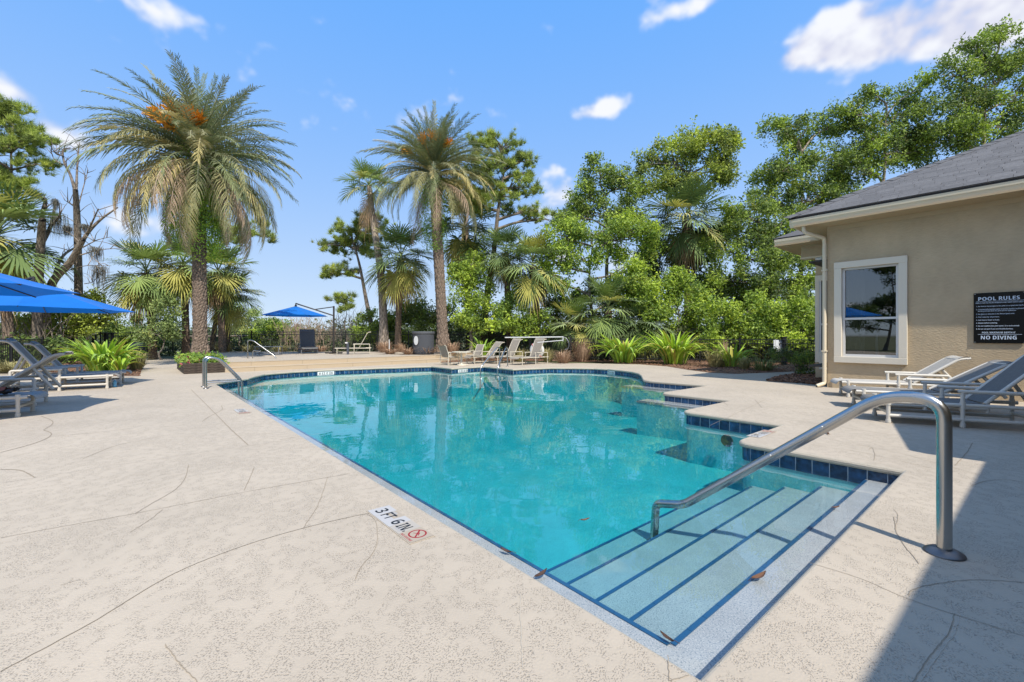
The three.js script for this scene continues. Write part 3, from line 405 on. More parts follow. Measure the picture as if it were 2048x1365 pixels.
// ---------- rails and ladders ----------
{ const v = 2.0, h = thing('handrail', 'bent stainless steel handrail over the near pool steps', 'handrail', V(0, 0, 0));
  const P = [U(-.475, v, 0), U(-.475, v, .905), U(-.20, v, .905), U(1.15, v, -.185), U(1.42, v, -.25), U(1.44, v, -.6)];
  part('rail', [pipe([P[0], P[1], P[2].clone(), P[2].clone().lerp(P[3], .5)], .0355, .22, 20), pipe([P[2].clone().lerp(P[3], .5), P[3], P[4], P[5]], .0355, .06, 20)], M.chrome, h);
  const ring = new THREE.LatheGeometry([[.034, .03], [.05, .03], [.07, .022], [.092, .008], [.094, 0]].map(([x, y]) => new THREE.Vector2(x, y)), 32);
  part('base_flange', ring.clone().translate(P[0].x, .003, P[0].z), M.chromeDull, h); part('base_flange', ring.clone().scale(.7, .7, .7).translate(P[5].x, -.61, P[5].z), M.chromeDull, h);
  const scr = []; for (let k = 1; k < 3; k++) { const q = P[2].clone().lerp(P[3], k * .24); scr.push(new THREE.SphereGeometry(.006, 8, 6).translate(q.x - .028, q.y + .012, q.z + .022)); } part('screw', scr, M.white, h); }
{ const l = thing('pool_ladder', 'curved steel ladder rails at the far left corner of the pool', 'pool ladder', V(0, 0, 0));
  for (const u of [12.14, 12.64]) { part('rail', pipe([U(u, -.34, 0), U(u, -.34, .76), U(u, -.06, .72), U(u, .36, .22), U(u, .42, .1), U(u, .44, -.9)], .026, .2, 10), M.chrome, l); part('bar', pipe([U(u, -.34, .14), U(u, .42, .14)], .018), M.chrome, l); part('flange', new THREE.CylinderGeometry(.05, .06, .02, 16).translate(...U(u, -.34, .012).toArray()), M.chromeDull, l); }
  for (let k = 0; k < 3; k++) part('tread', pipe([U(12.12, .44, -.3 - k * .25), U(12.66, .44, -.3 - k * .25)], .03, 0, 8), M.chromeDull, l); }
{ const l = thing('pool_ladder', 'pair of sloping steel grab rails at the far edge before the loungers', 'pool ladder', V(0, 0, 0));
  for (const [a, b] of [[G(1015, 733.5), G(984, 740)], [G(999.5, 735), G(967, 738)]]) { const d = b.clone().sub(a).setY(0).setLength(1); const at = (s, y) => a.clone().addScaledVector(d, s).setY(y); part('rail', pipe([at(0, 0), at(0, .80), at(.2, .80), at(1.12, .12), at(1.2, 0), at(1.22, -.8)], .026, .16, 10), M.chrome, l); part('flange', new THREE.CylinderGeometry(.05, .06, .02, 16).translate(a.x, .012, a.z), M.chromeDull, l); } }
{ const l = thing('spa_rail', 'thin steel handrail on the terrace beside the grey lounge chair', 'handrail', V(0, 0, 0)); const a = G(495, 717.5, .32), at = (s, y, o = 0) => V(a.x + s, .32 + y, a.z - o);
  part('rail', pipe([at(0, 0), at(0, .78), at(.22, .76), at(1.12, .12), at(1.2, 0)], .024, .2, 10), M.chrome, l); part('rail', pipe([at(.18, 0, .05), at(.18, .34, .05), at(.5, .3, .05)], .02, .1, 8), M.chrome, l); }

// ---------- lounge chairs ----------
const ribbonCloth = (pts, w, th = .006) => { const n = pts.length, pos = [], nr = pts.map((p, i) => { const a = pts[Math.max(0, i - 1)], b = pts[Math.min(n - 1, i + 1)], l = Math.hypot(b[0] - a[0], b[1] - a[1]) || 1; return [-(b[1] - a[1]) / l, (b[0] - a[0]) / l]; });
  const q = (i, s, z) => [pts[i][0] + nr[i][0] * th * s, pts[i][1] + nr[i][1] * th * s - (Math.abs(z) < .5 * w - 1e-6 ? .012 : 0), z]; const zs = [-w / 2, -w / 4, 0, w / 4, w / 2];
  for (let i = 0; i < n - 1; i++) for (const s of [.5, -.5]) for (let k = 0; k < 4; k++) { const a = q(i, s, zs[k]), b = q(i + 1, s, zs[k]), c = q(i + 1, s, zs[k + 1]), d = q(i, s, zs[k + 1]); for (const v of s > 0 ? [a, c, b, a, d, c] : [a, b, c, a, c, d]) pos.push(...v); }
  return boxUV(tris(pos)); };
function lounger(label, o) {                        // x runs from the foot (0) to the head, y up
  const { tube = M.pvc, cloth = M.sling, r = .026, angle = .75, back = .84, w = .64, low = true, arms = true, curl = .16, strut = true, seatY = .34, armY = .5, len = 1.2 } = o;
  const t = thing('lounge_chair', label, 'lounge chair'); const z = w / 2, hy = seatY - .03, P = (pts, b = .04) => pipe(pts, r, b, 8);
  const hx = len, ex = hx + Math.cos(angle) * back, ey = seatY + Math.sin(angle) * back;
  for (const s of [-1, 1]) {
    for (const x of [.13, hx - .25, hx + .52]) { const arm = arms && x > .2 && x < hx; const lg = part('leg', [P([[x, 0, s * z], [x, arm ? armY : hy, s * z]]), ...(r > .02 ? [new THREE.CylinderGeometry(r * 1.3, r * 1.3, .05, 8).translate(x, .03, s * z), new THREE.CylinderGeometry(r * 1.28, r * 1.28, .09, 8).translate(x, hy, s * z)] : [])], tube, t); }
    part('side_rail', P([[.02, hy, s * z], [hx + .58, hy, s * z]]), tube, t);
    if (low) part('low_rail', P([[.13, .11, s * z], [hx + .52, .11, s * z]]), tube, t);
    if (arms) part('armrest', P([[hx - .30, armY, s * z], [hx + .52, armY, s * z], [hx + .52, hy, s * z]]), tube, t);
    part('back_rail', P([[hx, seatY, s * (z - .05)], [ex, ey, s * (z - .05)], [ex + curl, ey + .015, s * (z - .05)]], .16), tube, t);
  }
  for (const x of [.13, hx + .52]) part('cross_bar', P([[x, low ? .16 : hy, -z], [x, low ? .16 : hy, z]]), tube, t);
  part('cross_bar', P([[hx - .25, hy - .06, -z], [hx - .25, hy - .06, z]]), tube, t);
  const seat = []; for (let k = 0; k <= 4; k++) { const a = k / 4 * 1.3; seat.push([.02 - .09 * Math.sin(1.3 - a) + .0, seatY - .10 * (1 - Math.cos(1.3 - a))]); } for (let k = 1; k <= 6; k++) seat.push([lerp(.03, hx, k / 6), seatY - .012 * Math.sin(k / 6 * 3.14)]);
  part('seat', ribbonCloth(seat, w - .04), cloth, t);
  const bk = []; for (let k = 0; k <= 6; k++) bk.push([lerp(hx + .01, ex, k / 6), lerp(seatY + .012, ey + .02, k / 6)]); for (let k = 1; k <= 5; k++) { const q = k / 5, aa = angle * (1 - q) - .15 * q; const l = bk[bk.length - 1]; bk.push([l[0] + Math.cos(aa) * curl / 5, l[1] + Math.sin(aa) * curl / 5]); }
  part('backrest', ribbonCloth(bk, w - .06), cloth, t);
  part('back_bar', P([[ex, ey - .01, -z + .05], [ex, ey - .01, z - .05]]), tube, t);
  if (strut) { const mx = lerp(hx, ex, .62), my = lerp(seatY, ey, .62); part('strut', [P([[mx, my, -z + .1], [mx + .12 + .2 * Math.cos(angle), hy - .02, -z + .1]]), P([[mx, my, z - .1], [mx + .12 + .2 * Math.cos(angle), hy - .02, z - .1]])], tube, t); }
  return t;
}
const headTo = (dx, dz) => Math.atan2(-dz, dx);    // turn so that the head end points along x, z
function setAt(o, p, turn) { o.position.copy(p); o.rotation.y = turn; return o; }
{ // right: three plastic-pipe loungers side by side, their heads towards the clubhouse
  const ax = [.905, .425], turn = headTo(...ax), back = (p, d, s) => V(p.x - ax[0] * d + .425 * s, 0, p.z - ax[1] * d - .905 * s);
  const foot = (px, py) => { const p = G(px, py); return back(p, .13, .32); };
  setAt(lounger('pipe lounge chair nearest the steel handrail, mostly in the patio shade', { angle: .80, back: .94, cloth: M.slingShaded }), foot(1777, 846), turn);
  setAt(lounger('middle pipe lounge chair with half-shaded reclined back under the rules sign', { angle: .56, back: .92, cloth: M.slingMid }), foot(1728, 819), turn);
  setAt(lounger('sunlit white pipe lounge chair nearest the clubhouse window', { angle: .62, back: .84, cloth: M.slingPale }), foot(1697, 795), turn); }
{ // left
  const ax = [-.62, .78], turn = headTo(...ax), off = (px, py) => { const p = G(px, py); return V(p.x - ax[0] * .13 - .78 * .32, 0, p.z - ax[1] * .13 - .62 * .32); };
  setAt(lounger('front one of two raised-back loungers beside the lily clump', { angle: .98, back: .98, cloth: M.slingTaupe, tube: M.pvcLeft }), off(223, 777.5), headTo(-.80, .60));
  setAt(lounger('rear lounger whose blue-grey seat meets the bright lily clump', { angle: .95, back: .9, cloth: M.slingTaupe, tube: M.pvcLeft }), off(249, 769), headTo(-.80, .60));
  setAt(lounger('lounger at the left frame edge with its pale back leaning right', { angle: .66, back: .95, cloth: M.slingTaupe, tube: M.pvcLeft }), V(-10.3, 0, -7.4), headTo(.84, -.54));
  setAt(lounger('lounger foot cut by the left frame edge with an orange towel on it', { angle: .6, cloth: M.sling, tube: M.pvcLeft }), V(-7.84, 0, -7.32), headTo(-.84, .54)); }
{ const t = thing('towel', 'orange and black towel draped on the lounger foot at left', 'towel', V(-8.05, .36, -7.05), headTo(-.84, .54)); const f = (c, x0, x1, h, n) => { const pos = [], N = 10; const P = (i, k) => { const a = i / N, b = k / N; return [lerp(x0, x1, a), h + .05 * Math.sin(a * 5 + b * 3) * (1 - Math.abs(b - .5)) + .05 * vn3(i * .9, k * .8, n), lerp(-.26, .26, b) + .03 * Math.sin(a * 7 + n)]; }; for (let i = 0; i < N; i++) for (let k = 0; k < N; k++) for (const [a, b] of [[0, 0], [1, 0], [1, 1], [0, 0], [1, 1], [0, 1]]) pos.push(...P(i + a, k + b)); part(c[0], tris(pos), mat('towel', c[1], { roughness: 1 }), t); };
  f(['towel_fold', [.36, .10, .055]], .0, .5, .02, 1); f(['towel_edge', [.02, .018, .02]], -.12, .06, .02, 4); }
{ const t = thing('bag', 'dark navy bag lying on the lounger at the left frame edge', 'bag', V(-9.35, .375, -7.42), .5); const g = new THREE.SphereGeometry(1, 20, 12), p = g.attributes.position; for (let i = 0; i < p.count; i++) { const x = p.getX(i), y = p.getY(i), z = p.getZ(i), k = 1 + .25 * (vn3(x * 3, y * 3, z * 3) - .5); p.setXYZ(i, x * .34 * k, Math.max(-.04, y * .1 * k), z * .22 * k); } g.computeVertexNormals(); part('body', g, mat('navy cloth', [.012, .013, .022], { roughness: .8 }), t); part('strap', pipe([[-.2, .06, .1], [0, .13, .16], [.2, .06, .12]], .012, .1), M.black, t); }
{ // far side of the pool: cream framed sling furniture
  const cr = { tube: M.cream, cloth: M.slingTaupe, r: .017, low: false, strut: false, w: .62, seatY: .34, armY: .52 };
  setAt(lounger('lowest reclined cream lounger behind the sloping grab rails', { ...cr, angle: .86, back: .8 }), G(937, 728), headTo(.78, -.63));
  setAt(lounger('middle cream lounger with upright back across the pool', { ...cr, angle: 1.05, back: .86 }), G(982, 728), headTo(.72, -.69));
  setAt(lounger('rightmost cream lounger with raised back, next to the life ring', { ...cr, angle: 1.15, back: .84, w: .66 }), G(1030, 730.5), headTo(.74, -.67));
  setAt(lounger('lone cream lounger on the terrace by the short dark post', { ...cr, angle: 1.08, back: .9 }), V(-9.15, .324, -22.9), headTo(.95, -.3));
  setAt(lounger('grey sling lounger on the terrace in the palm shade', { tube: M.pvcGrey, cloth: M.slingDark, r: .02, low: true, strut: false, angle: 1.25, back: .95, w: .8 }), V(-10.75, .324, -23.6), headTo(-.5, -.86)); }
{ const t = thing('side_table', 'low grey slatted table beside the grey lounger on the terrace', 'table', V(-12.0, .324, -21.9), .25); const top = []; for (let k = 0; k < 7; k++) top.push(box(1.15, .02, .08, 0, .42, -.33 + k * .11)); part('tabletop', top, M.pvcGrey, t); for (const [x, z] of [[-.52, -.32], [.52, -.32], [-.52, .32], [.52, .32]]) part('leg', pipe([[x, 0, z], [x, .42, z]], .022), M.pvcGrey, t); for (const z of [-.32, .32]) part('rail', pipe([[-.52, .1, z], [.52, .1, z]], .02), M.pvcGrey, t); }
function slingChair(label, p, turn) { const t = thing('dining_chair', label, 'chair', p, turn); const P = (a, b = .05) => pipe(a, .016, b, 8);
  for (const s of [-.29, .29]) { part('side_frame', [P([[.28, 0, s], [.28, .64, s], [-.26, .66, s], [-.30, .0, s]], .06), P([[.28, .06, s], [-.30, .06, s]])], M.cream, t); part('back_rail', P([[.27, .42, s * .9], [-.2, .40, s * .9], [-.40, 1.02, s * .9], [-.47, 1.03, s * .9]], .08), M.cream, t); }
  part('cross_bar', [P([[.28, .38, -.29], [.28, .38, .29]]), P([[-.3, .3, -.29], [-.3, .3, .29]])], M.cream, t);
  part('seat', ribbonCloth([[.30, .40], [.27, .43], [.1, .41], [-.1, .39], [-.2, .41]], .5), M.slingTaupe, t); part('backrest', ribbonCloth([[-.2, .42], [-.25, .55], [-.31, .75], [-.38, .96], [-.41, 1.02], [-.47, 1.04]], .5), M.slingTaupe, t); return t; }
slingChair('cream sling dining chair facing right before the terrace steps', G(899, 730), headTo(.72, -.69)).scale.set(1, .84, 1.05);
slingChair('smaller cream sling chair behind the far side table', V(-1.75, .05, -20.6), headTo(-.7, .7)).scale.set(.95, .8, .95);
{ const t = thing('side_table', 'small round cream table between the two far dining chairs', 'table', V(-2.2, 0, -19.3)); part('tabletop', new THREE.CylinderGeometry(.42, .42, .03, 28).translate(0, .58, 0), M.cream, t); part('pedestal', new THREE.LatheGeometry([[.2, 0], [.18, .03], [.05, .06], [.04, .56]].map(([x, y]) => new THREE.Vector2(x, y)), 16), M.cream, t); for (let k = 0; k < 3; k++) part('foot', pipe([[0, .04, 0], [.3 * Math.cos(k * 2.09), .015, .3 * Math.sin(k * 2.09)]], .02), M.cream, t); }

// ---------- umbrellas ----------
function umbrella(label, c, { rad, rim: ry, top, turn = 0, mast, base = 0, sideArm }) {
  const t = thing('cantilever_umbrella', label, 'umbrella', V(c.x, base, c.z)); const n = 8, y0 = ry - base, y1 = top - base, tip = (k) => { const a = turn + k / n * 2 * Math.PI; return V(Math.cos(a) * rad, y0, Math.sin(a) * rad); };
  const pos = [], uv = [], N = 8; for (let k = 0; k < n; k++) { const A = tip(k), B = tip(k + 1), P = (i, j) => { const s = i / N, q = j / N, p = A.clone().lerp(B, q).multiplyScalar(s), e = Math.sin(q * Math.PI); p.multiplyScalar(1 - .05 * e * s * s); p.y = lerp(y1, y0, s) - .05 * e * s * (1 - s * .3) + .10 * e * s * s * .35; return p; };
    for (let i = 0; i < N; i++) for (let j = 0; j < N; j++) for (const [a, b] of [[0, 0], [1, 1], [1, 0], [0, 0], [0, 1], [1, 1]]) { const p = P(i + a, j + b); pos.push(p.x, p.y, p.z); uv.push(p.x, p.z); } }
  part('canopy', tris(pos, uv), M.cloth, t);
  for (let k = 0; k < n; k++) { const a = tip(k); part('rib', pipe([[0, y1 - .035, 0], [a.x * .995, a.y - .012, a.z * .995]], .011, 0, 5), M.bronze, t); }
  part('hub', [new THREE.CylinderGeometry(.06, .05, .14, 12).translate(0, y1 - .02, 0), new THREE.CylinderGeometry(.03, .03, .16, 12).translate(0, y1 + .07, 0)], M.bronze, t);
  const m = mast.clone().sub(V(c.x, 0, c.z)).setY(0), H = y1 + .02; const dir = m.clone().normalize();
  part('mast', pipe([V(m.x, 0, m.z), V(m.x, H, m.z)], .048, 0, 10), M.bronze, t);
  part('arm', pipe([V(0, y1 + .14, 0), V(m.x, y0 + .02, m.z)], .034, 0, 8), M.bronze, t); part('brace', pipe([V(m.x, H - .04, m.z), m.clone().multiplyScalar(.5).setY((y1 + y0) / 2 + .09)], .026, 0, 8), M.bronze, t);
  part('base', [box(.9, .07, .16, m.x, .045, m.z, .01), box(.16, .08, .9, m.x, .045, m.z, .01), new THREE.CylinderGeometry(.09, .1, .16, 12).translate(m.x, .12, m.z)], M.bronze, t); return t; }
umbrella('blue cantilever umbrella nearest the left frame edge, overlapping the other one', V(-8.68, 0, -6.1), { rad: 1.97, rim: 1.99, top: 2.56, turn: -.77, mast: V(-11.4, 0, -5.4) });
umbrella('lower blue cantilever umbrella whose point reaches towards the tall palm', V(-11.16, 0, -10.35), { rad: 1.82, rim: 1.89, top: 2.5, turn: -.70, mast: V(-14.0, 0, -10.6) });
umbrella('small distant blue cantilever umbrella hung from a bronze mast on the terrace', V(-11.5, 0, -23.6), { rad: 1.66, rim: 2.34, top: 2.86, turn: .06, mast: V(-9.6, 0, -23.9), base: .324 });

// ---------- other things round the pool ----------
{ const p = G(409, 746), t = thing('planter_box', 'dark timber planter box at the foot of the tall palm', 'planter', V(-11.53, 0, -16.4), TURN); const w = 1.18, d = 3.2; for (let k = 0; k < 4; k++) { for (const s of [-1, 1]) { part('slat', box(w, .085, .07, 0, .045 + k * .088, s * d / 2, .014), M.timber, t); part('slat', box(.07, .085, d - .08, s * (w / 2 - .03), .045 + k * .088, 0, .014), M.timber, t); } } part('soil', box(w - .12, .05, d - .1, 0, .29, 0), M.soil, t); }
{ const t = thing('drum_cabinet', 'dark grey rounded stucco cabinet with a round pale light on the terrace', 'cabinet', V(-4.55, .34, -22.8), .15); const s = new THREE.Shape(); s.absellipse(0, 0, .95, .6, 0, Math.PI * 2, false, 0); const pr = [[0, 0], [.9, 0], [.93, .04], [.93, .98], [.9, 1.02], [.97, 1.03], [.99, 1.06], [.99, 1.14], [.96, 1.16], [0, 1.16]].map(([x, y]) => new THREE.Vector2(x, y)); part('body', new THREE.LatheGeometry(pr.slice(0, 4), 40).scale(.58, 1, .5), mat('slate stucco', [.055, .06, .07], { roughness: .85, bumpMap: stuccoBump, bumpScale: .01 }), t); part('lid', new THREE.LatheGeometry(pr.slice(3), 40).scale(.58, 1, .5), mat('slate lid', [.075, .08, .09], { roughness: .7 }), t); const d = part('lamp_face', [new THREE.CylinderGeometry(.16, .16, .05, 24).rotateX(Math.PI / 2).scale(.8, 1.45, 1)], mat('pale lens', [.55, .56, .56], { roughness: .4 }), t); d.position.set(-.34, .70, .36); d.rotation.y = -.55; const r = part('lamp_ring', new THREE.TorusGeometry(.17, .02, 8, 28).scale(.82, 1.45, 1), M.black, t); r.position.copy(d.position); r.rotation.y = -.55; }
{ const p = G(695.5, 709.5, .324), t = thing('bollard', 'short dark post with a white cap label at the terrace edge', 'post', p); part('post', box(.1, .62, .1, 0, .31, 0, .01), mat('slate post', [.06, .07, .09], { roughness: .6 }), t); part('label_plate', box(.13, .07, .02, -.06, .60, .055), M.white, t); }
{ const t = thing('stand', 'slim white parasol foot standing by the leaning fan palm', 'stand', V(-6.75, .33, -24.4)); part('pole', pipe([[0, .05, 0], [0, .75, 0]], .025), M.white, t); part('foot', new THREE.ConeGeometry(.2, .16, 20).translate(0, .08, 0), M.white, t); }
{ const p = W3(1575, 16.5), t = thing('fence_notice', 'blank white notice board hung on the right fence', 'sign', W3(1559, 19.62)); part('board', box(.56, .62, .03, 0, .78, .04, .01), mat('white plastic', [.66, .68, .70], { roughness: .5 }), t); part('strap', [box(.03, .66, .04, -.2, .78, .05), box(.03, .66, .04, .2, .78, .05)], M.white, t); const o = thing('gate_post', 'stout black gate post beside the white fence notice', 'post', W3(1568, 19.55)); part('post', box(.17, 1.2, .17, 0, .6, 0, .012), M.black, o); part('cap', box(.21, .04, .21, 0, 1.22, 0), M.black, o); }
{ const t = thing('life_ring', 'white life ring hanging behind the far loungers', 'life ring', D(1074, 701, 20.6)); const r = part('ring', new THREE.TorusGeometry(.3, .075, 12, 32), M.white, t); r.rotation.y = -.6; part('band', [0, 1, 2, 3].map((k) => new THREE.TorusGeometry(.082, .012, 6, 12).rotateY(Math.PI / 2).translate(0, .3, 0).rotateZ(k * 1.57 + .7).rotateY(-.6)), mat('red band', [.45, .04, .03], { roughness: .7 }), t);
  const h = thing('reaching_pole', 'long white rescue pole with hooked end lying along the fence', 'rescue pole', V(0, 0, 0)); part('pole', pipe([D(1010, 675.5, 19.9), D(1126, 674.5, 19.5)], .024), M.white, h); part('hook', pipe(curve([D(1126, 674.5, 19.5), D(1133, 678, 19.45), D(1138, 688, 19.4), D(1136, 697, 19.4), D(1130, 700, 19.4)], 16), .024), M.chromeDull, h); const n = thing('skimmer_pole', 'shorter thin white pole slanting below the rescue pole', 'pole', V(0, 0, 0)); part('pole', pipe([D(1075, 685.5, 19.5), D(1127, 681, 19.4)], .016), M.white, n); part('bracket', pipe([D(1126, 673, 19.42), D(1126, 683, 19.42)], .02), M.white, n); }
{ const t = thing('barbecue_grill', 'black lidded grill standing behind the lily clump at left', 'grill', W3(273, 19.6), .3); t.scale.set(.62, .9, .62); part('lid', new THREE.CylinderGeometry(.26, .26, .86, 20, 1, false, 0, Math.PI).rotateZ(Math.PI / 2).translate(0, .84, 0), M.black, t); part('body', box(.84, .3, .5, 0, .7, 0, .03), M.black, t); part('shelf', box(1.0, .03, .45, 0, .52, 0), M.black, t); part('cabinet', box(.42, .52, .42, .2, .26, 0, .01), M.black, t); part('handle', pipe([[-.3, .95, .27], [.3, .95, .27]], .015), M.chromeDull, t); }
for (const [i, px] of [[0, 440], [1, 454], [2, 480]]) { const lab = ['left', 'middle', 'right'][i]; const t = thing('wooden_post', ['weathered wooden post beyond the fence nearest the tall palm trunk', 'weathered wooden post beyond the fence, second from the palm', 'weathered wooden post beyond the fence under the rail end'][i], 'post', W3(px, 31, 0)); part('post', box(.16, 1.25, .16, 0, .6, 0, .01), M.barkDead, t); }
{ const t = thing('boardwalk_rail', 'pale wooden boardwalk rail beyond the back fence', 'railing', V(0, 0, 0)); const a = W3(360, 31.2, 1.22), b = W3(508, 31.2, 1.26); part('rail', boxUV(pipe([a, b], .07, 0, 4)), M.barkDead, t); part('rail', pipe([a.clone().add(V(0, -.4, -.1)), b.clone().add(V(0, -.4, -.1))], .05, 0, 4), M.barkDead, t); }
// depth marks painted on the deck
function canvasTex(w, h, draw) { const cv = document.createElement('canvas'); cv.width = w; cv.height = h; const c = cv.getContext('2d'); draw(c); const t = new THREE.CanvasTexture(cv); t.colorSpace = THREE.SRGBColorSpace; return t; }
const deckMark = canvasTex(1024, 256, (c) => { c.fillStyle = '#d3c6b3'; c.fillRect(0, 0, 1024, 256); c.fillStyle = '#dedfe0'; c.fillRect(0, 0, 200, 256); c.fillRect(205, 130, 195, 126); c.fillRect(400, 0, 150, 256); c.fillStyle = '#d9d3c8'; c.fillRect(555, 0, 210, 256); c.fillStyle = '#cfcdc9'; c.fillRect(200, 30, 100, 60); c.fillRect(610, 150, 120, 80); c.fillStyle = '#1d232b'; c.textBaseline = 'middle'; c.font = 'bold 196px sans-serif'; c.fillText('3', 52, 132); c.fillText('FT', 196, 132, 168); c.fillText('6', 440, 132); c.fillText('IN.', 574, 132, 190);
  c.strokeStyle = '#b5212b'; c.lineWidth = 17; c.beginPath(); c.arc(888, 108, 84, 0, 7); c.stroke(); c.beginPath(); c.moveTo(830, 50); c.lineTo(946, 166); c.stroke(); c.lineWidth = 9; c.beginPath(); c.moveTo(845, 130); c.lineTo(900, 98); c.lineTo(930, 120); c.moveTo(880, 80); c.lineTo(905, 100); c.stroke(); c.fillStyle = '#b5212b'; c.font = 'bold 40px sans-serif'; c.textAlign = 'center'; c.fillText('NO DIVING', 886, 228, 220); });
function mark(label, pos, turn, w, d, tex) { const t = thing('depth_marker', label, 'depth marker', pos, turn); const g = new THREE.PlaneGeometry(w, d); g.rotateX(-Math.PI / 2); const m = part('plate', box(w + .012, .003, d + .012, 0, .0025, 0), mat('marker edge', [.43, .37, .29], { roughness: .8 }), t); part('print', g.translate(0, .0065, 0), mat('marker print', [.57, .55, .53], { map: tex, roughness: .7 }), t); return t; }
mark('white 3 FT 6 IN depth marker on the near left deck beside the pool', G(797, 1047), TURN + Math.PI / 2 * 3, .66, .165, deckMark);
mark('small worn depth marker on the deck near the left ladder', G(484, 823.5), TURN + Math.PI / 2 * 3, .55, .17, deckMark);
mark('depth marker on the jutting deck corner above the blue tiles', G(1524, 868.5), TURN, .56, .15, deckMark);
const wallMark = (s) => canvasTex(512, 128, (c) => { c.fillStyle = '#e6e6e3'; c.fillRect(0, 0, 512, 128); c.fillStyle = '#15181c'; c.font = 'bold 104px sans-serif'; c.textBaseline = 'middle'; c.textAlign = 'center'; c.fillText(s, 256, 68, 470); c.fillStyle = '#b9b9b4'; for (const x of [128, 256, 384]) c.fillRect(x - 1, 0, 3, 128); });
function wallTile(label, px, py, n, text) { const wall = offset(pool, .044); let best = null; for (let i = 0; i < wall.length; i++) { const a = wall[i], b = wall[(i + 1) % wall.length]; for (let k = 0; k <= 8; k++) { const p = a.clone().lerp(b, k / 8), x = CX + F * p.x / -p.z, y = HY + F * (EYE) / -p.z; if (p.z < -12.5) { const e = Math.abs(x - px); if (!best || e < best.e) best = { e, p, t: b.clone().sub(a).normalize() }; } } }
  let yaw = Math.atan2(-best.t.z, best.t.x); const f = V(Math.sin(yaw), 0, Math.cos(yaw)); if (f.dot(best.p.clone().negate()) < 0) yaw += Math.PI; const t = thing('depth_marker', label, 'depth marker', best.p.clone().add(V(Math.sin(yaw) * .012, -.13, Math.cos(yaw) * .012)), yaw); part('tile', box(.6, .118, .012, 0, 0, 0, .003), mat('white tile', [.72, .73, .73], { roughness: .4 }), t); part('print', new THREE.PlaneGeometry(.59, .11).translate(0, 0, .0075), mat('tile print', [.85, .85, .85], { map: wallMark(text), roughness: .4 }), t); }
wallTile('white 6 FT 0 IN tile in the far left pool wall', 653, 747, 0, '6 FT 0 IN'); wallTile('white 5 FT 0 IN tile in the far pool wall below the dining chair', 928, 742, 0, '5 FT 0 IN'); wallTile('white 4 FT 0 IN tile in the far pool wall near the right bend', 1221, 745, 0, '4 FT 0 IN');
{ const t = thing('water_bottle', 'small pale blue bottle under the foot of the left loungers', 'bottle', G(229, 775)); part('body', new THREE.LatheGeometry([[0, 0], [.035, .005], [.036, .1], [.034, .14], [.013, .17], [.013, .19]].map(([x, y]) => new THREE.Vector2(x, y)), 14), mat('blue plastic', [.12, .38, .62], { roughness: .25 }), t); part('cap', new THREE.CylinderGeometry(.015, .015, .02, 12).translate(0, .2, 0), M.white, t); }
// fallen leaves
{ const shape = (s) => { const pos = [], N = 6, P = (i, e) => { const t = i / N, w = Math.sin(t * Math.PI) ** .8 * .019 * s; return [lerp(-.06, .06, t) * s, .006 + .02 * s * (t - .4) ** 2 * 3 + .008 * Math.abs(e), e * w]; }; for (let i = 0; i < N; i++) for (const [a, b] of [[-1, 0], [0, 1]]) pos.push(...P(i, a), ...P(i, b), ...P(i + 1, b), ...P(i, a), ...P(i + 1, b), ...P(i + 1, a)); return tris(pos); };
  const lm = [[.13, .06, .03], [.06, .03, .02], [.2, .11, .05]].map((c) => mat('dry leaf', c, { roughness: .8 }));
  [['curled brown leaf on the wet top step', 1518, 1158, WATER + .002, 1.0, .4, 0], ['dark leaf at the near corner of the blue tile line', 1334, 1281, WATER + .002, .6, 2.2, 1], ['brown leaf caught on the left pool ledge near the steps', 1082, 1153, WATER + .002, .85, .7, 1], ['small brown leaf on the upper right pool step', 1672, 1018, WATER + .002, .55, .1, 0], ['tiny brown leaf lying on the deck behind the handrail', 1656, 869, 0, .9, 1.1, 0], ['small brown leaf floating in the middle of the near water', 1170, 1043, WATER + .002, .6, .2, 0], ['tiny leaf on the pale ledge beside the left pool edge', 1012, 1106, WATER + .002, .7, 2.6, 1]].forEach(([lab, x, y, h, s, r, m]) => { const t = thing('fallen_leaf', lab, 'leaf', G(x, y, h), r); part('blade', shape(s), lm[m], t); part('stalk', pipe([[-.06 * s, .02, 0], [-.10 * s, .012, .012]], .0016, 0, 4), lm[1], t); }); }

// ---------- plants ----------
const LM = {
  broad: leafMat('broad leaf', [1, 1, 1]), needle: leafMat('needles', [1, 1, 1], .2), dateSilver: leafMat('silvery date frond', [0.294, 0.303, 0.154], .2), dateGreen: leafMat('date frond', [0.218, 0.253, 0.101], .2), dateBlue: leafMat('young date frond', [0.156, 0.196, 0.090], .2), dateOld: leafMat('old date frond', [0.580, 0.483, 0.185], .25), dateDead: leafMat('dead date frond', [0.519, 0.372, 0.251], .15), dateMid: leafMat('ageing date frond', [0.323, 0.308, 0.131], .22),
  fan: leafMat('fan frond', [0.260, 0.351, 0.078], .3), fanYellow: leafMat('yellow fan frond', [.46, .43, .09], .35), fanDark: leafMat('dark fan frond', [0.143, 0.215, 0.058], .25), fanDead: leafMat('dead fan frond', [0.494, 0.325, 0.182], .2),
  lily: leafMat('lily leaf', [.42, .60, .03], .4), lilyDeep: leafMat('deep lily leaf', [.24, .42, .025], .4), lilyYellow: leafMat('yellow lily leaf', [.46, .42, .05], .4), fruit: mat('orange fruit stalks', [.80, .38, .045], { roughness: .7 }), rachis: mat('frond stem', [.30, .27, .13], { roughness: .7 }), moss: mat('grey moss', [.20, .195, .165], { roughness: 1 }),
  blade: mat('grass blade', [1, 1, 1], { roughness: .9, vertexColors: true }),
};
M.trunk.map.repeat.set(1, 1);
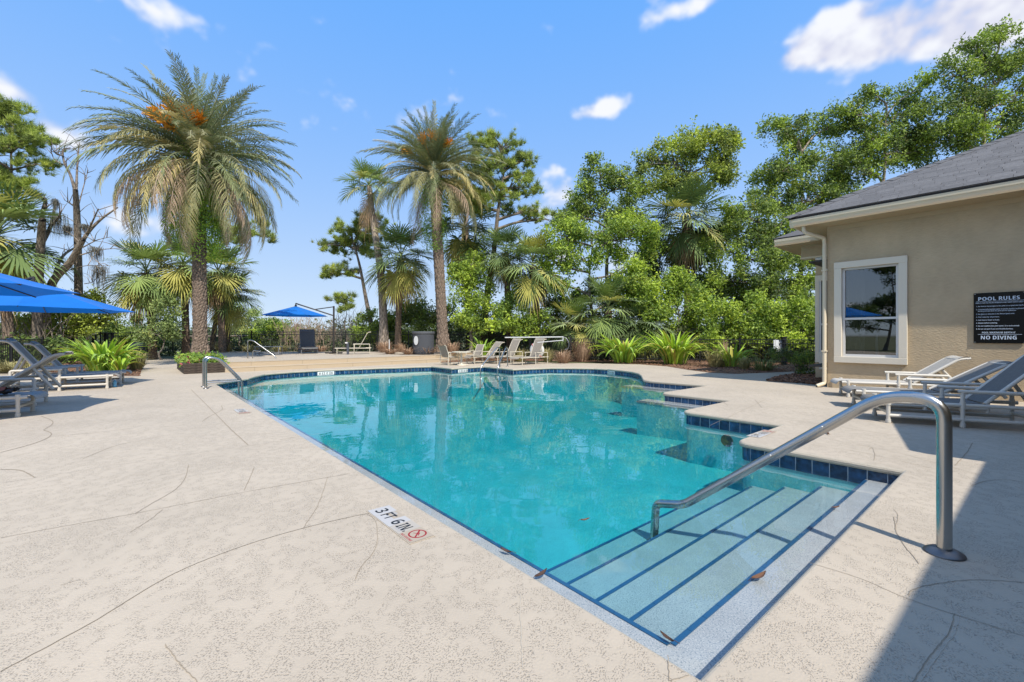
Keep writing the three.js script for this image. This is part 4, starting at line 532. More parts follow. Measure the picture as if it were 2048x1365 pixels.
// a pinnate frond in the x-y plane: stem leaves at angle e and sags by bend
function pinnate(seed, L, e, bend, o = {}) {
  const r = rng(seed), n = o.n ?? 58, pos = [], stem = [], rad = []; let x = 0, y = 0; const pts = [];
  for (let i = 0; i <= 16; i++) { const s = i / 16, a = e - bend * Math.pow(s, 1.5); pts.push([x, y, a]); x += Math.cos(a) * L / 16; y += Math.sin(a) * L / 16; }
  for (let i = 0; i <= 16; i++) { stem.push(V(pts[i][0], pts[i][1], 0)); rad.push(lerp(.042, .006, i / 16)); }
  const at = (s) => { const f = s * 16, i = Math.min(15, Math.floor(f)), t = f - i; return [lerp(pts[i][0], pts[i + 1][0], t), lerp(pts[i][1], pts[i + 1][1], t), lerp(pts[i][2], pts[i + 1][2], t)]; };
  for (let i = 0; i < n; i++) for (const sd of [-1, 1]) { if (r() < .06) continue;
    const s = .13 + .87 * (i + r() * .5) / n, [px, py, a] = at(Math.min(1, s)), prof = Math.sin(Math.min(1, (s - .05) / .3) * 1.57) * (1 - .55 * sstep(s, .55, 1)), l = L * .13 * prof * (.85 + .3 * r()) * (o.leaf ?? 1);
    const fwd = lerp(1.12, .55, s) + (r() - .5) * .28, lift = (o.lift ?? .45) + (r() - .5) * .5, t = V(Math.cos(a), Math.sin(a), 0), up = V(-Math.sin(a), Math.cos(a), 0);
    const d = t.clone().multiplyScalar(Math.cos(fwd)).addScaledVector(V(0, 0, sd), Math.sin(fwd) * Math.cos(lift)).addScaledVector(up, Math.sin(fwd) * Math.sin(lift)).normalize();
    const sag = (o.sag ?? .25) * l, b = V(px, py, 0), m = b.clone().addScaledVector(d, l * .55).add(V(0, -sag * .25, 0)), tip = b.clone().addScaledVector(d, l).add(V(0, -sag, 0)), w = t.clone().multiplyScalar((o.w ?? .023) * (.8 + .4 * r())).addScaledVector(up, .004);
    const q = [b.clone().addScaledVector(w, -.6), b.clone().addScaledVector(w, .6), m.clone().add(w), m.clone().sub(w)];
    for (const v of [q[0], q[1], q[2], q[0], q[2], q[3], q[3], q[2], tip]) pos.push(v.x, v.y, v.z); }
  return merge([tris(pos), sweep(stem, rad, 4, false)]);
}
const frondSets = {};
function dateSet(kind) { return frondSets[kind] ??= { up: [0, 1, 2, 3].map((i) => pinnate(10 + i, 4.1, 1.42 - i * .12, .35 + i * .2)), mid: [0, 1, 2, 3].map((i) => pinnate(20 + i, 4.4, 1.02 - i * .14, .75 + i * .12)), side: [0, 1, 2, 3].map((i) => pinnate(30 + i, 4.5, .55 - i * .14, .95 + i * .12, { sag: .4 })), low: [0, 1, 2, 3].map((i) => pinnate(40 + i, 5.0, .2 - i * .16, 1.75, { sag: .6, lift: .15 })), dead: [0, 1, 2].map((i) => pinnate(50 + i, 4.9, -.05 - i * .22, 1.75, { sag: .9, lift: -.3, n: 64, w: .018 })) }; }
function bootTrunk(P, R, o = {}) {                  // a trunk with crossing rows of old leaf bases standing out
  const seg = o.seg ?? 36, per = o.per ?? 11, pitch = o.pitch ?? .17, len = []; let L = 0; P.forEach((p, i) => { if (i) L += p.distanceTo(P[i - 1]); len.push(L); });
  const rows = Math.round(L / (pitch / 5)), pos = [], uv = [], idx = [], C = new THREE.CatmullRomCurve3(P);
  for (let j = 0; j <= rows; j++) { const s = j / rows, c = C.getPoint(s), f = s * (P.length - 1), i = Math.min(P.length - 2, Math.floor(f)), rad = lerp(R[i], R[i + 1], f - i), h = s * L;
    for (let k = 0; k <= seg; k++) { const a = k / seg * 2 * Math.PI, row = h / pitch, A = a / 6.2832 * per + row * .5, B = a / 6.2832 * per - row * .5, fa = A - Math.floor(A), fb = B - Math.floor(B), low = (fa + (1 - fb)) / 2, edge = Math.min(fa, 1 - fa, fb, 1 - fb), d = sstep(edge, .0, .16) * lerp(.25, 1, low), n = vn3(Math.cos(a) * 5, h * 6, Math.sin(a) * 5), rr = rad * (1 + (o.depth ?? .16) * (d - .5) + .12 * (n - .5));
      pos.push(c.x + Math.cos(a) * rr, c.y, c.z + Math.sin(a) * rr); uv.push(a / 6.2832 * 1.5, h); } }
  for (let j = 0; j < rows; j++) for (let k = 0; k < seg; k++) { const a = j * (seg + 1) + k, b = a + seg + 1; idx.push(a, b, a + 1, b, b + 1, a + 1); }
  const g = new THREE.BufferGeometry(); g.setAttribute('position', new THREE.Float32BufferAttribute(pos, 3)); g.setAttribute('uv', new THREE.Float32BufferAttribute(uv, 2)); g.setIndex(idx); g.computeVertexNormals(); return g; }
function vineOn(parent, cx, y0, y1, rad, n, seed, name = 'vine', hue = 1) { const r = rng(seed), im = new THREE.InstancedMesh(sprigGeo[0], LM.broad, n), m = new THREE.Matrix4(), q = new THREE.Quaternion(), col = new THREE.Color(); for (let i = 0; i < n; i++) { const t = r(), a = r() * 6.28, y = lerp(y0, y1, t), k = rad * (.85 + .6 * r() * (vn3(a, y * 1.3, seed) > .45 ? 1.5 : .5)); q.setFromEuler(new THREE.Euler(r() * 6, r() * 6, r() * 6)); const sc = .45 + .4 * r(); m.compose(V(cx.x + Math.cos(a) * k, y, cx.z + Math.sin(a) * k), q, V(sc, sc, sc)); im.setMatrixAt(i, m); const w = r(); im.setColorAt(i, col.setRGB(lerp(.10, .30, w) * hue, lerp(.24, .42, w) * hue, .02)); } im.name = name; im.userData.kind = 'stuff'; shadow(im); parent.add(im); }
// leaf sprigs: a dozen folded leaves round a short twig
function sprig(seed, n, l, w, spread) { const r = rng(seed), pos = []; for (let i = 0; i < n; i++) { const b = V((r() - .5) * spread, (r() - .5) * spread * .8, (r() - .5) * spread), d = V(r() - .5, (r() - .45) * .9, r() - .5).normalize(), s = V(r() - .5, r() - .5, r() - .5).cross(d).normalize(), nn = d.clone().cross(s), L = l * (.65 + .7 * r()), W = w * (.7 + .6 * r()); const p0 = b, p1 = b.clone().addScaledVector(d, L * .45).addScaledVector(s, W).addScaledVector(nn, W * .35), p2 = b.clone().addScaledVector(d, L).addScaledVector(nn, -W * .3), p3 = b.clone().addScaledVector(d, L * .45).addScaledVector(s, -W).addScaledVector(nn, W * .35); for (const v of [p0, p1, p2, p0, p2, p3]) pos.push(v.x, v.y, v.z); } return tris(pos); }
function tuft(seed, n, l) { const r = rng(seed), pos = []; for (let i = 0; i < n; i++) { const a = r() * 6.28, e = lerp(-.25, 1.35, Math.sqrt(r())), d = V(Math.cos(a) * Math.cos(e), Math.sin(e), Math.sin(a) * Math.cos(e)), s = d.clone().cross(V(r() - .5, r() - .5, r() - .5)).setLength(.011), L = l * (.7 + .5 * r()), b = V((r() - .5) * .1, (r() - .5) * .1, (r() - .5) * .1), t = b.clone().addScaledVector(d, L).add(V(0, -.12 * L, 0)); for (const v of [b.clone().sub(s), b.clone().add(s), t]) pos.push(v.x, v.y, v.z); } return tris(pos); }
const sprigGeo = [0, 1, 2].map((i) => sprig(600 + i, [19, 15, 12][i], [.105, .135, .175][i], [.032, .040, .05][i], .48)), tuftGeo = [0, 1].map((i) => tuft(650 + i, 46, .34));
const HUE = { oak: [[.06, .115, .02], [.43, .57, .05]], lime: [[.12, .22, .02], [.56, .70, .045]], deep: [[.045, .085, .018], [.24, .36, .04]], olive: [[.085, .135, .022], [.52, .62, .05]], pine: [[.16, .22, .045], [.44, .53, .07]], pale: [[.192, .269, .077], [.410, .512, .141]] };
const px2m = (Z) => Z / F;
function tree(name, label, cat, o) {                // lobes are [px, py, rx, ry] at depth Z, in the photograph's pixels
  const { Z, base, lobes, hue = 'oak', dens = 1, seed, trunkR = .16, needle = false, group, bark = M.barkGrey, size = 1, low = 0 } = o, r = rng(seed);
  const b = V((base[0] - CX) * px2m(Z), low, -Z), t = thing(name, label, cat, b, 0, group), k = px2m(Z);
  const L = lobes.map(([x, y, rx, ry, dz = 0]) => ({ c: D(x, y, Z).sub(b).add(V(0, 0, -dz)), rx: rx * k, ry: ry * k, rz: (rx * .6 + ry * .4) * k * .9 }));
  const top = L.reduce((a, q) => Math.max(a, q.c.y), 0), cx = L.reduce((a, q) => a + q.c.x, 0) / L.length, wood = [], twigs = [];
  const fork = V(cx * .45, Math.max(.4, Math.min(...L.map((q) => q.c.y - q.ry)) * .75), 0), lead = V(cx, top * .9, 0);
  const trunk = curve([V(0, -.1, 0), V(fork.x * .4 + (r() - .5) * .2, fork.y * .5, (r() - .5) * .3), fork, fork.clone().lerp(lead, .55).add(V((r() - .5) * .6, 0, (r() - .5) * .6)), lead], 22); const tn = trunk.length;
  wood.push(sweep(trunk, trunk.map((_, i) => trunkR * lerp(1.25, .18, Math.pow(i / (tn - 1), .8))), 8));
  const spots = [];
  for (const q of L) {
    let best = trunk[0], bd = 1e9; trunk.forEach((p, i) => { if (i < 4) return; const d = p.distanceTo(q.c) + Math.max(0, p.y - q.c.y + q.ry * .4) * 2; if (d < bd) { bd = d; best = p; } });
    const mid = best.clone().lerp(q.c, .5).add(V((r() - .5) * .5, (r() - .2) * .4, (r() - .5) * .6)), limb = curve([best, mid, q.c], 9); wood.push(sweep(limb, limb.map((_, i) => lerp(trunkR * .42, trunkR * .16, i / 9)), 6, false));
    const subs = Math.max(5, Math.round((needle ? 17 : 9) * Math.sqrt(q.rx * q.ry)));
    for (let s = 0; s < subs; s++) { const a = r() * 6.28, e = Math.asin(r() * 1.75 - .75), f = .35 + (needle ? .95 : .65) * Math.pow(r(), .5), c = V(q.c.x + Math.cos(a) * Math.cos(e) * q.rx * f, q.c.y + Math.sin(e) * q.ry * f, q.c.z + Math.sin(a) * Math.cos(e) * q.rz * f); const from = limb[4 + Math.floor(r() * 5)], tw = curve([from, from.clone().lerp(c, .5).add(V((r() - .5) * .3, r() * .25, (r() - .5) * .3)), c], 5); twigs.push(sweep(tw, tw.map((_, i) => lerp(trunkR * .17, .011, i / 5)), 4, false));
      const n = Math.round((needle ? 5.5 : 19) * dens * (q.rx + q.ry) * .5 * (.6 + .8 * r())), sp = .34 * Math.sqrt(q.rx * q.ry) * (needle ? .95 : .84); const tone = r(); for (let i = 0; i < n; i++) { const g = () => (r() + r() + r() - 1.5) * 1.15; const wide = r() < .14 ? 1.9 : 1; spots.push([c.x + g() * sp * wide, c.y + g() * sp * (needle ? .7 : .72) * wide, c.z + g() * sp * wide, tone]); } } }
  part('trunk', wood, bark, t); part('twigs', twigs, bark, t, 'stuff');
  const geo = needle ? tuftGeo : sprigGeo, [c0, c1] = HUE[hue], m = new THREE.Matrix4(), qn = new THREE.Quaternion(), col = new THREE.Color();
  geo.forEach((g, gi) => { const mine = spots.filter((_, i) => i % geo.length === gi); if (!mine.length) return; const im = new THREE.InstancedMesh(g, needle ? LM.needle : LM.broad, mine.length); mine.forEach(([x, y, z, tone], i) => { qn.setFromEuler(needle ? new THREE.Euler((r() - .5) * 1.4, r() * 6.28, (r() - .5) * 1.4) : new THREE.Euler(r() * 6.28, r() * 6.28, r() * 6.28)); const s = size * (.75 + .55 * r()); m.compose(V(x, y, z), qn, V(s, s, s)); im.setMatrixAt(i, m); const w = Math.min(1, Math.max(0, tone * .55 + r() * .75 - .18)) ** 1.25, y2 = r() < .04 ? .12 : 0; im.setColorAt(i, col.setRGB(lerp(c0[0], c1[0], w) + y2, lerp(c0[1], c1[1], w) + y2 * .6, lerp(c0[2], c1[2], w))); }); im.name = 'crown'; im.userData.kind = 'stuff'; shadow(im); t.add(im); });
  return t; }

// fan palms
function fanFrond(seed, stalk, R, e, bend, droop, o = {}) { const r = rng(seed), pos = [], pts = []; let x = 0, y = 0, a = e; for (let i = 0; i <= 8; i++) { pts.push(V(x, y, 0)); a = e - bend * (i / 8); x += Math.cos(a) * stalk / 8; y += Math.sin(a) * stalk / 8; }
  const h = pts[8], t = V(Math.cos(a), Math.sin(a), 0), up = V(-Math.sin(a), Math.cos(a), 0), n = o.n ?? 32; for (let i = 0; i < n; i++) { const f = (i + .5) / n * 2 - 1, ang = f * 2.35, rib = V(0, 0, 0).addScaledVector(t, .28 * R * (1 - Math.abs(f))).addScaledVector(up, -.10 * R * (1 - Math.abs(f))), L = R * (.72 + .28 * Math.cos(ang * .5)) * (.9 + .2 * r()), d = t.clone().multiplyScalar(Math.cos(ang)).addScaledVector(V(0, 0, 1), Math.sin(ang)).addScaledVector(up, .28 * Math.abs(Math.sin(ang)) + (r() - .5) * .18).normalize(), s = V(0, 0, 1).multiplyScalar(Math.cos(ang)).addScaledVector(t, -Math.sin(ang)).multiplyScalar((o.w ?? .030) * R); const b = h.clone().add(rib), dr = droop * (.6 + .8 * r()), m1 = b.clone().addScaledVector(d, L * .5).add(V(0, -dr * L * .08, 0)), m2 = b.clone().addScaledVector(d, L * .78).add(V(0, -dr * L * .3, 0)), tp = b.clone().addScaledVector(d, L * .92).add(V((r() - .5) * .05, -dr * L * .62, (r() - .5) * .05)); const q = [h.clone().addScaledVector(s, -.2), h.clone().addScaledVector(s, .2), m1.clone().add(s), m1.clone().sub(s), m2.clone().addScaledVector(s, .55), m2.clone().addScaledVector(s, -.55)]; for (const v of [q[0], q[1], q[2], q[0], q[2], q[3], q[3], q[2], q[4], q[3], q[4], q[5], q[5], q[4], tp]) pos.push(v.x, v.y, v.z); }
  return merge([tris(pos), sweep(pts, pts.map((_, i) => lerp(.022, .012, i / 8)), 4, false)]); }
const fanSet = { up: [0, 1, 2].map((i) => fanFrond(100 + i, .8, .95, 1.3 - i * .12, .35, .2)), mid: [0, 1, 2].map((i) => fanFrond(110 + i, .9, 1.0, .75 - i * .15, .45, .35)), side: [0, 1, 2].map((i) => fanFrond(120 + i, .9, 1.0, .25 - i * .2, .5, .55)), low: [0, 1, 2].map((i) => fanFrond(130 + i, .85, .95, -.35 - i * .2, .5, .8)), dead: [0, 1, 2].map((i) => fanFrond(140 + i, .75, .75, -.85 - i * .15, .35, 1.3, { n: 26, w: .018 })) };
function fanPalm(name, label, o) { const { Z, base, crown, R, seed, dead = 8, n = 34, lean, low = 0, trunkR = .17, dark = .4, yellow = .15, group, boots = true } = o, r = rng(seed), b = V((base[0] - CX) * px2m(Z), low, -Z), c = D(crown[0], crown[1], Z).sub(b), t = thing(name, label, 'palm', b, 0, group), sc = R * px2m(Z) / 1.75;
  if (c.y > .9) { const P = curve([V(0, -.1, 0), V(c.x * (lean ?? .35), c.y * .5, 0), c.clone().add(V(0, -.05, 0))], 14); part('trunk', bootTrunk(P, P.map((_, i) => trunkR * (1 + .25 * (1 - i / 14) ** 4) * (boots && i > 10 ? 1.25 : 1)), { per: 9, pitch: .2, seg: 24, depth: .2 }), Z < 24 ? M.trunk : M.trunkDark, t); }
  const add = (set, m, k, d) => { const f = part('frond', set[Math.floor(r() * set.length)], m, t); f.position.copy(c).add(V(0, d, 0)); f.rotation.y = k; f.rotation.x = (r() - .5) * .3; const s = sc * (.85 + .3 * r()); f.scale.set(s, s, s); };
  const pick = () => { const q = r(); return q < dark ? LM.fanDark : q < 1 - yellow ? LM.fan : LM.fanYellow; };
  for (let i = 0; i < n; i++) { const q = i / n, k = i * 2.4 + r() * .4; add(q < .22 ? fanSet.up : q < .5 ? fanSet.mid : q < .78 ? fanSet.side : fanSet.low, q > .78 && r() < .4 ? LM.fanYellow : pick(), k, lerp(.15, -.25, q) * sc); }
  for (let i = 0; i < dead; i++) add(fanSet.dead, LM.fanDead, i * 2.1 + r(), -.3 * sc); return t; }

// ---------- the two date palms ----------
function datePalm(label, b, c, R, o) { const t = thing('date_palm', label, 'palm', b), r = rng(o.seed), S = dateSet('d'), k0 = R / 3.75, cc = c.clone().sub(b);
  const P = curve([V(0, -.1, 0), V(cc.x * .5, cc.y * .5, 0), cc.clone().add(V(0, -.2, 0))], 20); part('trunk', bootTrunk(P, P.map((_, i) => { const s = i / 20; return o.r * (1 + .75 * Math.max(0, 1 - s / .11) + o.head * sstep(s, .80, .98)); }), { per: o.per ?? 12, pitch: o.pitch ?? .19, seg: 48, depth: .34 }), M.trunk, t);
  const add = (set, m, k, dy, s = 1) => { const f = part('frond', S[set][Math.floor(r() * S[set].length)], m, t); f.position.copy(cc).add(V(0, dy, 0)); f.rotation.y = k; f.rotation.x = (r() - .5) * .8; f.rotation.z = (r() - .5) * .12; const q = k0 * s * (.88 + .22 * r()); f.scale.set(q, q, q); };
  for (const [set, n, dy, ms, s] of [['up', o.up ?? 22, .25, [LM.dateBlue, LM.dateGreen, LM.dateSilver], .95], ['mid', o.mid ?? 30, .15, [LM.dateGreen, LM.dateBlue, LM.dateSilver, LM.dateGreen], 1], ['side', o.side ?? 34, -.05, [LM.dateMid, LM.dateGreen, LM.dateBlue, LM.dateSilver, LM.dateOld], 1.02], ['low', o.low ?? 26, -.35, [LM.dateOld, LM.dateMid, LM.dateGreen, LM.dateMid], 1], ['dead', o.dead ?? 18, -.6, [LM.dateDead, LM.dateDead, LM.dateMid], 1]])
    for (let i = 0; i < n; i++) add(set, ms[Math.floor(r() * ms.length)], i * 2.39996 + r() * .35, dy * k0, s);
  for (const [a, e] of o.fruit) { const pos = [], rr = rng(a * 100 | 0), d = V(Math.cos(a) * Math.cos(e), Math.sin(e), Math.sin(a) * Math.cos(e)), pts = []; for (let i = 0; i < 70; i++) { const q = d.clone().multiplyScalar(1.0).add(V((rr() - .5) * .7, (rr() - .5) * .5, (rr() - .5) * .7)).normalize(), st = d.clone().multiplyScalar(1.15), en = st.clone().addScaledVector(q, .9 * k0 * (.6 + .6 * rr())).add(V(0, -.25 * rr(), 0)); pts.push(sweep([st, st.clone().lerp(en, .5).add(V(0, .08, 0)), en], [.014, .018, .02], 4, false)); } pts.push(sweep([V(0, 0, 0), d.clone().multiplyScalar(1.3)], [.035, .025], 5, false)); const f = part('fruit_stalk', pts, LM.fruit, t); f.position.copy(cc).add(V(0, .25, 0)); }
  return t; }
{ const Z = 17.5, b = V((400 - CX) * Z / F, .3, -Z), c = D(396, 316, Z); const p = datePalm('tall date palm with a huge crown rising from the timber planter box', b, c, 3.12, { seed: 3, r: .232, head: .85, per: 13, pitch: .15, up: 24, mid: 38, side: 50, low: 38, dead: 24, fruit: [[1.9, .5], [2.3, .62], [1.7, .8], [.95, .5], [1.55, .25], [1.15, .62]] });
  vineOn(p, V(c.x - b.x, 0, 0), c.y - b.y - 3.2, c.y - b.y + .3, .62, 700, 8); vineOn(p, V(c.x - b.x + .25, 0, .25), c.y - b.y - 4.1, c.y - b.y - .6, .50, 420, 9, 'vine', 1.25); }
{ const Z = 24, b = V((887 - CX) * Z / F, .5, -Z), c = D(868, 345, Z); const p = datePalm('second date palm with orange fruit behind the far dining chairs', b, c, 3.05, { seed: 14, r: .265, head: .75, per: 10, pitch: .26, up: 26, mid: 44, side: 44, low: 22, dead: 8, fruit: [[1.9, .75], [1.5, .9], [.9, .6], [2.6, .4], [1.2, .7]] });
  vineOn(p, V(c.x - b.x, 0, 0), c.y - b.y - 4.2, c.y - b.y - .4, .46, 360, 18); }
{ const Z = 27.5, b = V((769 - CX) * Z / F, .3, -Z), c = D(738, 372, Z), t = thing('washington_palm', 'leaning slim fan palm with a pale grey trunk left of the second date palm', 'palm', b), cc = c.clone().sub(b), r = rng(6); const P = curve([V(0, -.1, 0), V(-.22, cc.y * .45, 0), V(cc.x * .75, cc.y * .8, 0), cc], 16); part('trunk', sweep(P, P.map((_, i) => lerp(.27, .135, i / 16) * (1 + .5 * Math.max(0, 1 - i / 2))), 16), M.barkPale, t);
  for (let i = 0; i < 22; i++) { const q = i / 22, S = q < .35 ? fanSet.up : q < .75 ? fanSet.mid : fanSet.side, f = part('frond', S[Math.floor(r() * 3)], q > .6 && r() < .5 ? LM.fanYellow : LM.fan, t); f.position.copy(cc); f.rotation.y = i * 2.4; const s = .86 + r() * .2; f.scale.set(s, s, s); } for (let i = 0; i < 9; i++) { const f = part('frond', fanSet.dead[i % 3], LM.fanDead, t); f.position.copy(cc).add(V(0, -.2 - (i % 4) * .35, 0)); f.rotation.y = i * 2.1; } }

// ---------- fan palms ----------
for (const [label, o] of [
  ['sabal palm left of the tall date palm trunk, with brown hanging fronds', { Z: 24, base: [306, 700], crown: [292, 545], R: 74, seed: 21, dead: 12 }], ['sabal palm rising directly behind the tall date palm trunk', { Z: 25, base: [372, 700], crown: [366, 530], R: 72, seed: 22 }],
  ['sabal palm right of the tall date palm trunk, upper crown', { Z: 25.5, base: [445, 700], crown: [436, 545], R: 66, seed: 23 }], ['smaller sabal palm with drooping crown beside the boardwalk rail', { Z: 26.5, base: [450, 700], crown: [462, 590], R: 56, seed: 24, dark: .6 }],
  ['big shaggy sabal palm at the left frame edge above the umbrellas', { Z: 19.5, base: [20, 700], crown: [-8, 470], R: 118, seed: 25, dead: 30, n: 40, yellow: .25 }], ['sabal palm with tan skirt between the leaning palm and the second date palm', { Z: 27, base: [795, 700], crown: [802, 515], R: 72, seed: 26, dead: 18 }],
  ['dark sabal palm behind the crown of the second date palm', { Z: 28.5, base: [938, 700], crown: [930, 455], R: 82, seed: 27, dark: .8, yellow: .03 }], ['sabal palm right of the vine-covered trunk with hanging yellow fronds', { Z: 24.6, base: [1078, 700], crown: [1066, 530], R: 74, seed: 28, dead: 10, yellow: .25 }],
  ['sabal palm with long dead skirt among the tall right trees', { Z: 25.5, base: [1376, 690], crown: [1372, 440], R: 80, seed: 29, dead: 12, dark: .7, n: 40 }], ['sabal palm low in the thicket behind the lime shrub', { Z: 25.5, base: [1020, 690], crown: [1010, 505], R: 60, seed: 30, dark: .7, yellow: .05 }],
  ['short palmetto clump behind the fence under the middle trees', { Z: 24.2, base: [1150, 700], crown: [1150, 655], R: 62, seed: 31, dead: 2, yellow: .2, n: 30 }], ['taller drooping palmetto right of the short clump', { Z: 24, base: [1215, 700], crown: [1216, 620], R: 72, seed: 32, dead: 2, yellow: .15, n: 36 }], ['palmetto crown tucked left of the lime shrub tree', { Z: 23.8, base: [1282, 700], crown: [1282, 650], R: 60, seed: 33, dead: 0, dark: .8, yellow: .02 }],
]) fanPalm(label.includes('palmetto') ? 'palmetto' : 'sabal_palm', label, o);

